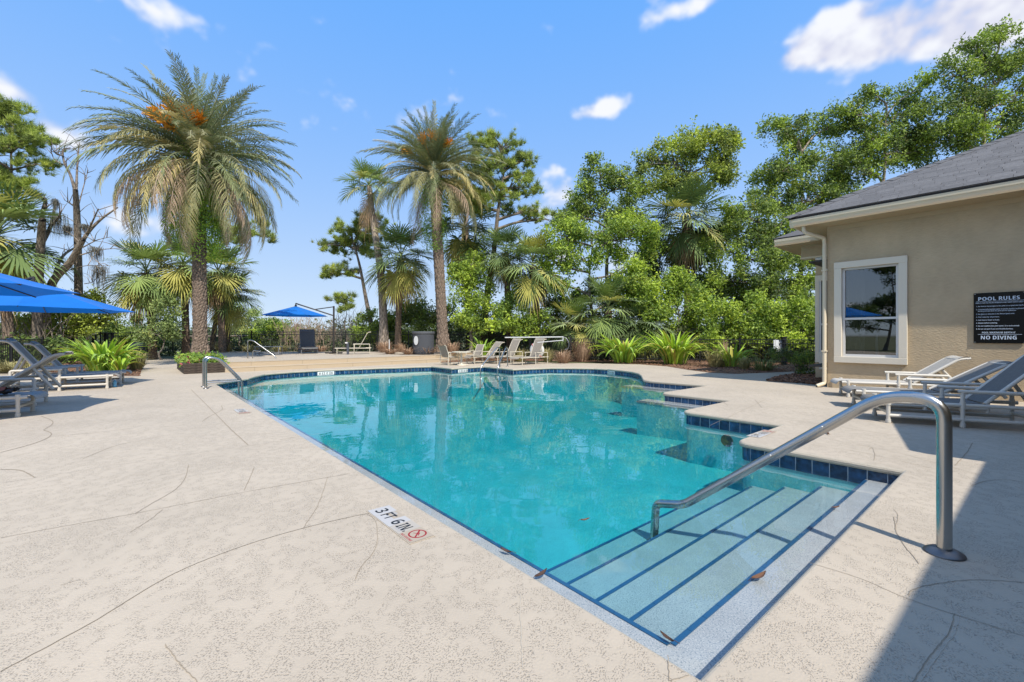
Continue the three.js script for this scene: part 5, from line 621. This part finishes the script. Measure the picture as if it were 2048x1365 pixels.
// ---------- broadleaf trees and pines ----------
for (const [name, label, o] of [
  ['oak_tree', 'leafy tree with a rounded top left of the gap in the right tree line', { Z: 26, base: [1220, 690], lobes: [[1210, 345, 44, 34], [1170, 395, 48, 34], [1250, 375, 42, 40], [1205, 425, 62, 34], [1135, 440, 26, 24], [1262, 440, 30, 40]], seed: 61, dens: .8 }],
  ['oak_tree', 'broad tree hanging low over the palmettos, with sky gaps beneath', { Z: 24.5, base: [1190, 690], lobes: [[1128, 478, 46, 38], [1195, 468, 64, 44], [1258, 480, 56, 48], [1105, 525, 34, 34], [1165, 520, 50, 34], [1250, 545, 48, 36], [1105, 575, 34, 28], [1270, 600, 36, 34]], seed: 62, hue: 'lime', dens: .85 }],
  ['oak_tree', 'tall leaning tree whose yellow-green top crowns the middle of the right trees', { Z: 26, base: [1390, 690], lobes: [[1405, 300, 66, 40], [1445, 275, 28, 24], [1345, 320, 48, 40], [1320, 370, 44, 40], [1425, 345, 44, 36], [1290, 330, 26, 26], [1455, 320, 22, 44], [1380, 380, 46, 34]], seed: 63, hue: 'olive', dens: .8 }],
  ['oak_tree', 'open branching tree just left of the clubhouse roof', { Z: 26, base: [1600, 690], lobes: [[1552, 268, 34, 30], [1605, 272, 42, 44], [1560, 340, 52, 40], [1640, 320, 48, 44], [1655, 258, 32, 26], [1545, 400, 44, 34], [1610, 400, 62, 42], [1670, 390, 44, 42]], seed: 64, dens: .85, bark: M.barkPale }],
  ['oak_tree', 'wind-bent tree with bare twigs above the slope of the roof', { Z: 25, base: [1740, 690], lobes: [[1705, 230, 36, 32], [1750, 195, 34, 22], [1735, 280, 54, 46], [1800, 225, 40, 46], [1790, 310, 66, 44], [1715, 340, 46, 36], [1850, 300, 52, 44], [1830, 180, 30, 26]], seed: 65, dens: .8, bark: M.barkPale }],
  ['oak_tree', 'tallest tree at the upper right corner behind the shingle roof', { Z: 24, base: [1960, 690], lobes: [[1905, 150, 44, 38], [1960, 100, 34, 30], [1995, 75, 26, 24], [1930, 215, 62, 46], [2000, 160, 50, 46], [1890, 270, 56, 40], [1980, 250, 66, 46], [2050, 200, 46, 60], [2050, 110, 36, 40]], seed: 66, dens: .8, bark: M.barkPale }],
  ['oak_tree', 'dense mid-height tree filling the thicket left of the clubhouse corner', { Z: 24.5, base: [1530, 700], lobes: [[1500, 440, 56, 40], [1560, 450, 52, 40], [1450, 500, 46, 40], [1520, 505, 62, 42], [1590, 510, 56, 46], [1470, 560, 50, 40], [1550, 570, 60, 40], [1610, 580, 40, 46], [1640, 470, 40, 40]], seed: 67, hue: 'oak' }],
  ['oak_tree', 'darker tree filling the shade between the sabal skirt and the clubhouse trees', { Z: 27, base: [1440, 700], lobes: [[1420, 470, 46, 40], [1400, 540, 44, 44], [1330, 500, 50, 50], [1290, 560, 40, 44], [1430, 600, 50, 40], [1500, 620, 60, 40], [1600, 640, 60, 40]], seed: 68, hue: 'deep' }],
  ['shrub_tree', 'bright lime shrub tree standing behind the two lily clumps', { Z: 23.6, base: [1345, 705], lobes: [[1325, 570, 46, 28], [1375, 575, 46, 30], [1300, 615, 40, 34], [1350, 620, 60, 36], [1405, 620, 40, 36], [1310, 662, 40, 24], [1385, 665, 56, 26]], seed: 69, hue: 'lime', trunkR: .09 }],
  ['shrub_tree', 'rounded lime shrub behind the right fence, left of the white notice', { Z: 22.6, base: [1470, 705], lobes: [[1450, 640, 44, 30], [1500, 630, 46, 36], [1470, 675, 60, 24], [1430, 680, 40, 24]], seed: 70, hue: 'lime', trunkR: .08 }],
  ['shrub_tree', 'lime shrub behind the white fence notice at the clubhouse corner', { Z: 21.2, base: [1590, 705], lobes: [[1560, 625, 44, 34], [1610, 635, 44, 40], [1590, 680, 60, 24], [1540, 665, 40, 28]], seed: 71, hue: 'lime', trunkR: .08 }],
  ['shrub_tree', 'leafy green shrub tree rising behind the palmetto clumps', { Z: 25.6, base: [1180, 705], lobes: [[1120, 620, 36, 30], [1170, 590, 34, 26], [1230, 600, 36, 28], [1150, 660, 44, 26], [1215, 665, 44, 24], [1270, 690, 40, 18], [1265, 635, 26, 24]], seed: 96, hue: 'oak', trunkR: .07 }],
  ['vine_thicket', 'bright vine smothering the trunks right of the second date palm', { Z: 25.2, base: [945, 690], lobes: [[948, 535, 34, 34], [930, 580, 34, 40], [960, 590, 28, 36], [940, 635, 34, 32], [925, 540, 24, 24]], seed: 72, hue: 'lime', trunkR: .15 }],
  ['shrub', 'dark green shrub row behind the drum cabinet, left part', { Z: 29, base: [800, 700], lobes: [[765, 650, 26, 26], [805, 640, 34, 28], [840, 625, 40, 26], [790, 675, 44, 22]], seed: 73, hue: 'oak', trunkR: .06 }],
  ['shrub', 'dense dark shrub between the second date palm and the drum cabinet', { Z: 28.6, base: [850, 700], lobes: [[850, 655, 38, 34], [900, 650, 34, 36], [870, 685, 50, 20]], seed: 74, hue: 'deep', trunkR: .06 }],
  ['shrub', 'sunlit shrub behind the fence right of the vine-covered trunk', { Z: 24.5, base: [1030, 700], lobes: [[1010, 640, 34, 30], [1050, 655, 36, 26], [1030, 605, 26, 26], [1075, 640, 30, 30]], seed: 75, hue: 'lime', trunkR: .06 }],
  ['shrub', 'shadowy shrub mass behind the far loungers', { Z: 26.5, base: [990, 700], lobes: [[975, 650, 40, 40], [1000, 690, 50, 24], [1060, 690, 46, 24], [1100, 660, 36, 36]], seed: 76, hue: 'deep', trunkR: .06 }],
  ['shrub', 'yellow-green shrub bank above the left fence behind the umbrellas', { Z: 22, base: [110, 700], lobes: [[40, 660, 50, 26], [100, 645, 46, 34], [150, 620, 44, 34], [190, 645, 40, 30], [120, 680, 60, 24], [180, 602, 22, 16]], seed: 77, hue: 'olive', trunkR: .06 }],
  ['shrub', 'low green shrub seen through the left picket fence', { Z: 19.5, base: [60, 720], lobes: [[20, 705, 44, 26], [75, 708, 40, 26], [125, 705, 40, 24]], seed: 78, hue: 'deep', trunkR: .04 }],
  ['shrub', 'fresh pale green shrub left of the tall date palm trunk', { Z: 23.4, base: [325, 700], lobes: [[322, 605, 24, 20], [330, 640, 28, 24], [318, 670, 30, 20]], seed: 79, hue: 'pale', trunkR: .05 }],
  ['shrub', 'dark green shrub behind the grill and gate posts', { Z: 27, base: [250, 710], lobes: [[215, 660, 26, 26], [255, 680, 36, 22], [300, 690, 36, 18]], seed: 80, hue: 'oak', trunkR: .05 }],
  ['shrub', 'yellowish shrub behind the back fence left of the far umbrella', { Z: 31, base: [545, 700], lobes: [[520, 672, 36, 16], [560, 660, 36, 16], [585, 675, 34, 14]], seed: 81, hue: 'lime', trunkR: .04, low: -.3 }],
  ['shrub', 'tall dull green shrub left of the small distant umbrella', { Z: 38, base: [515, 700], lobes: [[512, 640, 30, 18], [535, 655, 30, 16], [490, 660, 30, 18]], seed: 82, hue: 'pale', trunkR: .05, low: -.3 }],
  ['shrub', 'small green shrub right of the distant umbrella mast', { Z: 29, base: [722, 705], lobes: [[722, 665, 16, 16], [738, 650, 22, 24], [745, 680, 30, 18]], seed: 83, hue: 'oak', trunkR: .04 }],
  ['shrub', 'conical young cedar behind the left part of the back fence', { Z: 30, base: [280, 705], lobes: [[279, 645, 10, 14], [278, 665, 16, 12]], seed: 84, hue: 'deep', trunkR: .05 }],
  ['pine_tree', 'tall pine cut off by the upper left frame edge', { Z: 23, base: [-30, 700], lobes: [[20, 240, 44, 24], [62, 285, 36, 20], [20, 300, 50, 22], [70, 330, 28, 14], [10, 365, 44, 18], [50, 385, 30, 12], [-30, 220, 50, 30], [-40, 320, 60, 40]], seed: 85, hue: 'pine', needle: true, dens: 2.0, bark: M.bark }],
  ['pine_tree', 'pine with layered tufts left of the leaning fan palm', { Z: 30, base: [757, 700], lobes: [[740, 440, 26, 16], [700, 470, 32, 20], [672, 492, 24, 16], [720, 500, 34, 20], [678, 540, 26, 16], [740, 470, 28, 22], [655, 550, 14, 10]], seed: 86, hue: 'pine', needle: true, dens: 1.9, bark: M.bark, trunkR: .2 }],
  ['pine_tree', 'large airy pine rising right of the second date palm', { Z: 26.5, base: [966, 700], lobes: [[965, 285, 26, 18], [1005, 292, 30, 22], [1040, 325, 28, 18], [985, 335, 40, 24], [1030, 375, 40, 22], [990, 400, 46, 24], [945, 350, 36, 34], [1065, 425, 26, 14], [1085, 440, 22, 12], [950, 410, 30, 24], [1055, 350, 14, 10]], seed: 87, hue: 'pine', needle: true, dens: 1.7, bark: M.bark, trunkR: .24 }],
  ['pine_tree', 'thin pine whose tufts show below the right half of the tall palm crown', { Z: 27, base: [420, 700], lobes: [[500, 455, 26, 12], [525, 475, 22, 10], [475, 480, 26, 12], [450, 465, 18, 10]], seed: 88, hue: 'pine', needle: true, dens: 1.5, bark: M.bark, trunkR: .14 }],
  ['pine_tree', 'stunted pine sapling beside the distant umbrella mast', { Z: 29.5, base: [690, 705], lobes: [[672, 600, 14, 9], [700, 600, 16, 8], [690, 618, 16, 8]], seed: 89, hue: 'pine', needle: true, dens: 2.6, bark: M.bark, trunkR: .05 }],
]) tree(name, label, name === 'shrub' ? 'shrub' : name === 'vine_thicket' ? 'vine' : 'tree', o);
// what stands behind the camera at the left, seen in the clubhouse window and the chrome
{ const src = scene.children.filter((o) => o.name.startsWith('oak_tree')); [['oak tree behind the camera at left, mirrored in the clubhouse window', -19, 3, .6], ['second oak tree behind the camera at left, beyond the pool deck', -24, 9, 2.1], ['oak tree left of the frame past the two big umbrellas', -27, -3, 3.4]].forEach(([lab, x, z, r], i) => copy(src[[0, 7, 0][i]], lab, V(x, 0, z), r));
  umbrella('blue cantilever umbrella left of the camera, mirrored in the window', V(-11.2, 0, -.9), { rad: 2.0, rim: 2.5, top: 3.15, mast: V(-13.9, 0, -.4) }); }
// low far growth beyond the fence, too far to count
{ const r = rng(300), n = 2600, im = new THREE.InstancedMesh(sprigGeo[0], LM.broad, n), m = new THREE.Matrix4(), q = new THREE.Quaternion(), c = new THREE.Color(); for (let i = 0; i < n; i++) { const px = lerp(-200, 1300, r()), Z = lerp(60, 95, r()), x = (px - CX) / F * Z, h = 1.2 + 2.2 * vn3(x * .12, 3, 5) * (px > 600 && px < 760 ? .7 : 1); q.setFromEuler(new THREE.Euler(r() * 6, r() * 6, r() * 6)); const s = 3 + r() * 3; m.compose(V(x, h * Math.pow(r(), .7), -Z), q, V(s, s, s)); im.setMatrixAt(i, m); const w = r(); im.setColorAt(i, c.setRGB(lerp(.06, .15, w), lerp(.09, .18, w), lerp(.03, .06, w))); } im.name = 'distant_undergrowth'; scene.add(shadow(im)); tag(im, 'low green growth far beyond the fence along the horizon', null, null, 'stuff'); }
{ const r = rng(302), n = 1500, im = new THREE.InstancedMesh(sprigGeo[1], LM.broad, n), m = new THREE.Matrix4(), q = new THREE.Quaternion(), c = new THREE.Color(); for (let i = 0; i < n; i++) { const px = r() < .45 ? lerp(1150, 1640, r()) : lerp(-60, 1130, r()), right = px > 1140, Z = right ? lerp(22.9, 24.5, r()) - Math.max(0, px - 1400) * .011 : lerp(28.5, 31, r()), x = (px - CX) / F * Z; q.setFromEuler(new THREE.Euler(r() * 6, r() * 6, r() * 6)); const s = 1 + r() * 1.2; m.compose(V(x, Math.pow(r(), 1.3) * (right ? 1.5 : .9), -Z), q, V(s, s, s)); im.setMatrixAt(i, m); const w = r(); im.setColorAt(i, c.setRGB(lerp(.03, .12, w), lerp(.06, .15, w), lerp(.015, .03, w))); } im.name = 'undergrowth'; scene.add(shadow(im)); tag(im, 'weedy green undergrowth just behind the picket fences', null, null, 'stuff'); }

// bare and dead wood
function snag(name, label, Z, branches, o = {}) { const b = branches[0][0], t = thing(name, label, o.cat ?? 'dead tree', V((b[0] - CX) * px2m(Z), o.low ?? 0, -Z)), at = (p, dz = 0) => D(p[0], p[1], Z + dz).sub(t.position), r = rng(o.seed ?? 5), tw = []; branches.forEach((P, i) => { const pts = curve(P.slice(0, -1).map((p, j) => j === 0 && i === 0 ? V(0, -.05, 0) : at(p, (i % 3 - 1) * .5 * j)), 18), [r0, r1] = P[P.length - 1]; part(i ? 'branch' : 'trunk', sweep(pts, pts.map((_, k) => lerp(r0, r1, k / 18)), 7), o.bark ?? M.barkDead, t);
    for (let k = 0; k < (o.twigs ?? 6); k++) { const s = pts[6 + Math.floor(r() * 12)], d = V(r() - .5, r() * .8 - .15, (r() - .5) * .8).setLength(.4 + r() * .8), e = s.clone().add(d), m = s.clone().lerp(e, .5).add(V((r() - .5) * .2, r() * .15, 0)); tw.push(sweep(curve([s, m, e], 5), [.02, .018, .014, .011, .008, .005], 4, false)); } }); if (tw.length) part('twigs', tw, o.bark ?? M.barkDead, t, 'stuff');
  (o.moss ?? []).forEach(([x, y, w, l], k) => { const c = at([x, y]), pos = []; for (let i = 0; i < 110; i++) { const a = V(c.x + (r() - .5) * w, c.y + (r() - .5) * .12, c.z + (r() - .5) * w), L = l * (.3 + .8 * r()), d = V((r() - .5) * .16, -L, (r() - .5) * .16), m = a.clone().addScaledVector(d, .5).add(V((r() - .5) * .14, 0, (r() - .5) * .14)), e = a.clone().add(d), s = .014; for (const v of [[a, -s], [a, s], [m, s], [a, -s], [m, s], [m, -s], [m, -s], [m, s], [e, 0]]) pos.push(v[0].x + v[1], v[0].y, v[0].z + v[1] * .5); } part('moss', tris(pos), LM.moss, t); }); return t; }
snag('dead_tree', 'bare dead trunk with forked grey top behind the umbrellas', 22.5, [[[157, 700], [156, 560], [153, 430], [150, 380], [.2, .1]], [[150, 385], [140, 350], [128, 325], [126, 300], [140, 296], [.07, .025]], [[152, 380], [154, 330], [158, 285], [.06, .02]], [[126, 312], [112, 308], [100, 292], [.035, .012]], [[126, 330], [108, 318], [100, 300], [.03, .01]], [[154, 420], [170, 360], [176, 340], [.03, .01]], [[150, 415], [140, 408], [128, 400], [.03, .01]]], { seed: 4, bark: M.bark, moss: [[138, 455, .35, .4]] });
snag('dead_tree', 'pale leaning dead tree with long limbs reaching under the palm crown', 21.5, [[[88, 700], [100, 575], [140, 525], [165, 480], [.2, .11]], [[150, 515], [172, 470], [200, 440], [235, 415], [.11, .03]], [[105, 570], [115, 530], [130, 508], [160, 490], [.09, .04]], [[172, 470], [186, 440], [196, 418], [.05, .02]], [[165, 495], [195, 480], [222, 474], [.03, .01]], [[155, 512], [200, 500], [262, 496], [.035, .008]], [[140, 540], [170, 532], [222, 532], [.025, .008]], [[168, 568], [185, 564], [200, 545], [.02, .008]]], { seed: 9, twigs: 5, moss: [[190, 495, .5, .9], [198, 533, .55, 1.35], [168, 450, .3, .5]] });
snag('dead_tree', 'mossy broken snag between the shaggy sabal palm and the dead trunk', 20.5, [[[72, 700], [76, 560], [82, 470], [84, 440], [.2, .12]], [[82, 480], [84, 430], [90, 400], [88, 396], [.1, .05]], [[82, 490], [100, 455], [108, 420], [110, 398], [.1, .03]], [[104, 450], [116, 435], [122, 424], [.05, .02]], [[84, 430], [96, 412], [106, 406], [.035, .015]]], { seed: 13, twigs: 3, bark: M.bark, moss: [[112, 428, .55, 1.3], [110, 400, .2, .6], [132, 452, .3, .6]] });
function thicket(label, px0, px1, y0, Z, n, seed, b) { const t = thing('bare_shrub', label, 'shrub', W3((px0 + px1) / 2, Z, 0)), r = rng(seed), out = []; for (let i = 0; i < n; i++) { const x = (lerp(px0, px1, r()) - CX) / F * Z - t.position.x, h = (EYE + (HY - y0) / F * Z) * (.45 + .6 * r()), k = (r() - .5) * 1.4, dz = (r() - .5) * 2; const P = curve([V(x, 0, dz), V(x + k * .3, h * .5, dz + (r() - .5) * .4), V(x + k, h, dz + (r() - .5) * .8)], 6); out.push(sweep(P, P.map((_, j) => lerp(.022, .006, j / 6)), 4, false)); for (let q = 0; q < 5; q++) { const s = P[2 + Math.floor(r() * 4)], e = s.clone().add(V((r() - .5) * 1.1, .2 + r() * .7, (r() - .5) * .8)); out.push(sweep([s, s.clone().lerp(e, .5).add(V(0, .08, 0)), e], [.011, .008, .004], 4, false)); } } part('stems', out, b, t, 'stuff'); return t; }
thicket('tan bare shrub thicket under the small distant umbrella', 570, 672, 632, 30, 90, 1, mat('tan twig', [.36, .27, .20], { roughness: 1 })); thicket('grey leafless shrub between the distant mast and the leaning palm', 672, 722, 620, 30.5, 46, 2, M.barkGrey); thicket('tangle of bare branches behind the left umbrellas', -40, 130, 625, 20.8, 60, 3, M.barkDead);

// ---------- lilies, grasses, small plants ----------
const strap = [0, 1, 2, 3, 4].map((k) => { const pos = [], N = 9, bend = .5 + k * .28; const P = (i, e) => { const s = i / N, a = 1.25 - bend * Math.pow(s, 1.4) * 1.5, w = .046 * Math.pow(Math.sin(Math.min(1, s * .96 + .06) * Math.PI), .6) * (1 - s * .25); return [a, w, e, s]; }; let x = 0, y = 0; const c = []; for (let i = 0; i <= N; i++) { const [a, w] = P(i, 0); c.push([x, y, w, a]); x += Math.cos(a) * 1.0 / N; y += Math.sin(a) * 1.0 / N; } for (let i = 0; i < N; i++) for (const e of [-1, 1]) { const q = (j, f) => [c[j][0] + (f ? Math.sin(c[j][3]) * -.25 * c[j][2] : 0), c[j][1] + (f ? Math.cos(c[j][3]) * .45 * c[j][2] : 0), f * c[j][2]]; pos.push(...q(i, 0), ...q(i, e), ...q(i + 1, e), ...q(i, 0), ...q(i + 1, e), ...q(i + 1, 0)); } return tris(pos); });
function lily(label, p, R, n, seed) { const t = thing('crinum_lily', label, 'plant', p), r = rng(seed); for (let i = 0; i < n; i++) { const q = i / n, f = part('leaf', strap[Math.min(4, Math.floor(Math.abs(q * 5 + (r() - .5) * 1.4)))], r() < .12 ? LM.lilyYellow : r() < .6 ? LM.lily : LM.lilyDeep, t); const a = r() * 6.28, d = .32 * R * r(); f.position.set(Math.cos(a) * d, .02, Math.sin(a) * d); f.rotation.set((r() - .5) * .3, a * -1 + (r() - .5) * .5, (r() - .5) * .25); const s = R * (.75 + .45 * r()); f.scale.set(s, s, s); } return t; }
lily('big bright green lily clump behind the left loungers', W3(206, 15.6), 1.32, 140, 1); lily('left one of two tall lily clumps in front of the right fence', W3(1248, 20.9), 1.5, 130, 2); lily('right one of two tall lily clumps in front of the right fence', W3(1350, 20.0), 1.6, 135, 3); lily('small lily clump in the mulch right of the tall pair', W3(1464, 18.2), 1.15, 50, 4); lily('bright fern-like lily between the far chairs and loungers', W3(966, 23.2, .2), 1.1, 46, 5);
lily('young lily rosette in the left clump, beside the path', W3(240, 15.2), .9, 34, 8);
function grassClump(label, p, R, H, n, seed, c0, c1, lean = 1) { const r = rng(seed), pos = [], col = []; for (let i = 0; i < n; i++) { const a = r() * 6.28, d = R * .35 * Math.sqrt(r()), l = H * (.3 + .85 * r()), o = lean * (.2 + .9 * r()), w = .006 + .004 * r(), t = r(), c = [0, 1, 2].map((k) => lerp(c0[k], c1[k], t)); const b = V(Math.cos(a) * d, 0, Math.sin(a) * d), dir = V(Math.cos(a), 0, Math.sin(a)), s = V(-Math.sin(a), 0, Math.cos(a)).multiplyScalar(w), m = b.clone().addScaledVector(dir, o * R * .45).add(V(0, l * .65, 0)), e = b.clone().addScaledVector(dir, o * R * 1.15).add(V((r() - .5) * .06, l * (.95 - .35 * o), (r() - .5) * .06)); for (const v of [b.clone().sub(s), b.clone().add(s), m.clone().add(s), b.clone().sub(s), m.clone().add(s), m.clone().sub(s), m.clone().sub(s), m.clone().add(s), e]) { pos.push(v.x, v.y, v.z); col.push(...c); } } const g = tris(pos); g.setAttribute('color', new THREE.Float32BufferAttribute(col, 3)); const t = thing('grass_clump', label, 'ornamental grass', p); part('blades', g, LM.blade, t, 'stuff'); return t; }
const TAN = [[.30, .18, .11], [.52, .36, .24]], STRAW = [[.22, .20, .08], [.48, .42, .18]], GRN = [[.10, .15, .04], [.28, .30, .09]];
[['tall feathery brown grass clump right of the rescue pole hook', 1164, 22.4, .8, 1.35, 420, TAN], ['low round brown grass clump at the mulch edge below the pole hook', 1127, 20.8, .62, .72, 360, TAN, 1.1], ['green and straw grass behind the far right lounger', 1096, 21.6, .5, .85, 240, STRAW], ['wispy green grass clump left of the small lily', 1432, 18.2, .7, 1.0, 300, STRAW], ['pink plumed grass tuft behind the small lily', 1448, 18.8, .4, 1.2, 120, TAN, .3], ['small straw tuft right of the small lily', 1490, 16.9, .38, .6, 200, STRAW], ['spiky green grass below the white fence notice', 1526, 16.4, .85, .6, 220, GRN, 1.1], ['straw grass at the path end of the left mulch bed', 272, 16.9, .55, .9, 260, STRAW], ['brown grass mound at the foot of the leaning palm', 769, 25.6, .75, .75, 380, TAN, .9], ['low tan grass tuft at the terrace edge left of the drum cabinet', 780, 23.2, .6, .36, 260, TAN, 1.2], ['tan grass tuft in front of the drum cabinet', 817, 22.6, .6, .45, 260, TAN, 1.1], ['leaning brown grass right of the drum cabinet', 853, 22.8, .75, .5, 320, TAN, 1.1], ['brown grass tuft between the leaning palm and drum cabinet', 800, 26.2, .55, .62, 240, TAN], ['dry straw grass right of the timber planter', 448, 26.4, .8, .75, 320, STRAW], ['straw grass tuft in the left corner by the picket fence', 20, 15.6, .9, .5, 460, STRAW, 1.2], ['straw grass patch before the left fence post', 58, 15.4, .8, .45, 360, STRAW, 1.2], ['dry grass tuft behind the terrace lounger on the left', 560, 26.6, .8, .5, 260, STRAW], ['dry grass tuft beneath the small distant umbrella', 610, 26.4, .9, .4, 280, TAN], ['dark dry tuft at the back fence behind the distant umbrella', 640, 26.8, .8, .5, 220, TAN], ['dry tuft left of the grey lounger', 500, 26.4, .8, .5, 260, STRAW], ['brown grass left of the bright fern-like lily', 905, 23.5, .6, .8, 220, TAN], ['short grass behind the middle far lounger', 1040, 22, .6, .8, 240, STRAW]]
  .forEach(([lab, px, Z, R, H, n, [a, b], lean], i) => grassClump(lab, W3(px, Z, Z > 22 && px < 980 ? .33 : 0), R, H, n, 900 + i, a, b, lean));
{ const t = tree('shrub', 'grey-green rounded shrub at the clubhouse corner below the white notice', 'shrub', { Z: 14.7, base: [1588, 748], lobes: [[1570, 715, 26, 22], [1605, 712, 28, 26], [1588, 735, 40, 18]], seed: 95, hue: 'deep', trunkR: .025, size: .42, dens: 2.2 }); }
{ const t = thing('bedding_plants', 'low bright green bedding plants filling the timber planter', 'plants', V(-11.53, .3, -16.4)); const r = rng(17), n = 260, im = new THREE.InstancedMesh(sprigGeo[2], LM.broad, n), m = new THREE.Matrix4(), q = new THREE.Quaternion(), c = new THREE.Color(); for (let i = 0; i < n; i++) { const a = (r() - .5) * 1.1, b = (r() - .5) * 2.9, x = a * A2[0] + b * A1[0], z = a * A2[1] + b * A1[1]; q.setFromEuler(new THREE.Euler(r() * 6, r() * 6, r() * 6)); const s = .45 + .35 * r(); m.compose(V(x, .02 + .16 * r(), z), q, V(s, s, s)); im.setMatrixAt(i, m); const w = r(); im.setColorAt(i, w < .06 ? c.setRGB(.5, .1, .12) : c.setRGB(lerp(.10, .30, w), lerp(.22, .42, w), .03)); } im.name = 'leaves'; im.userData.kind = 'stuff'; shadow(im); t.add(im); }

renderer.render(scene, camera);
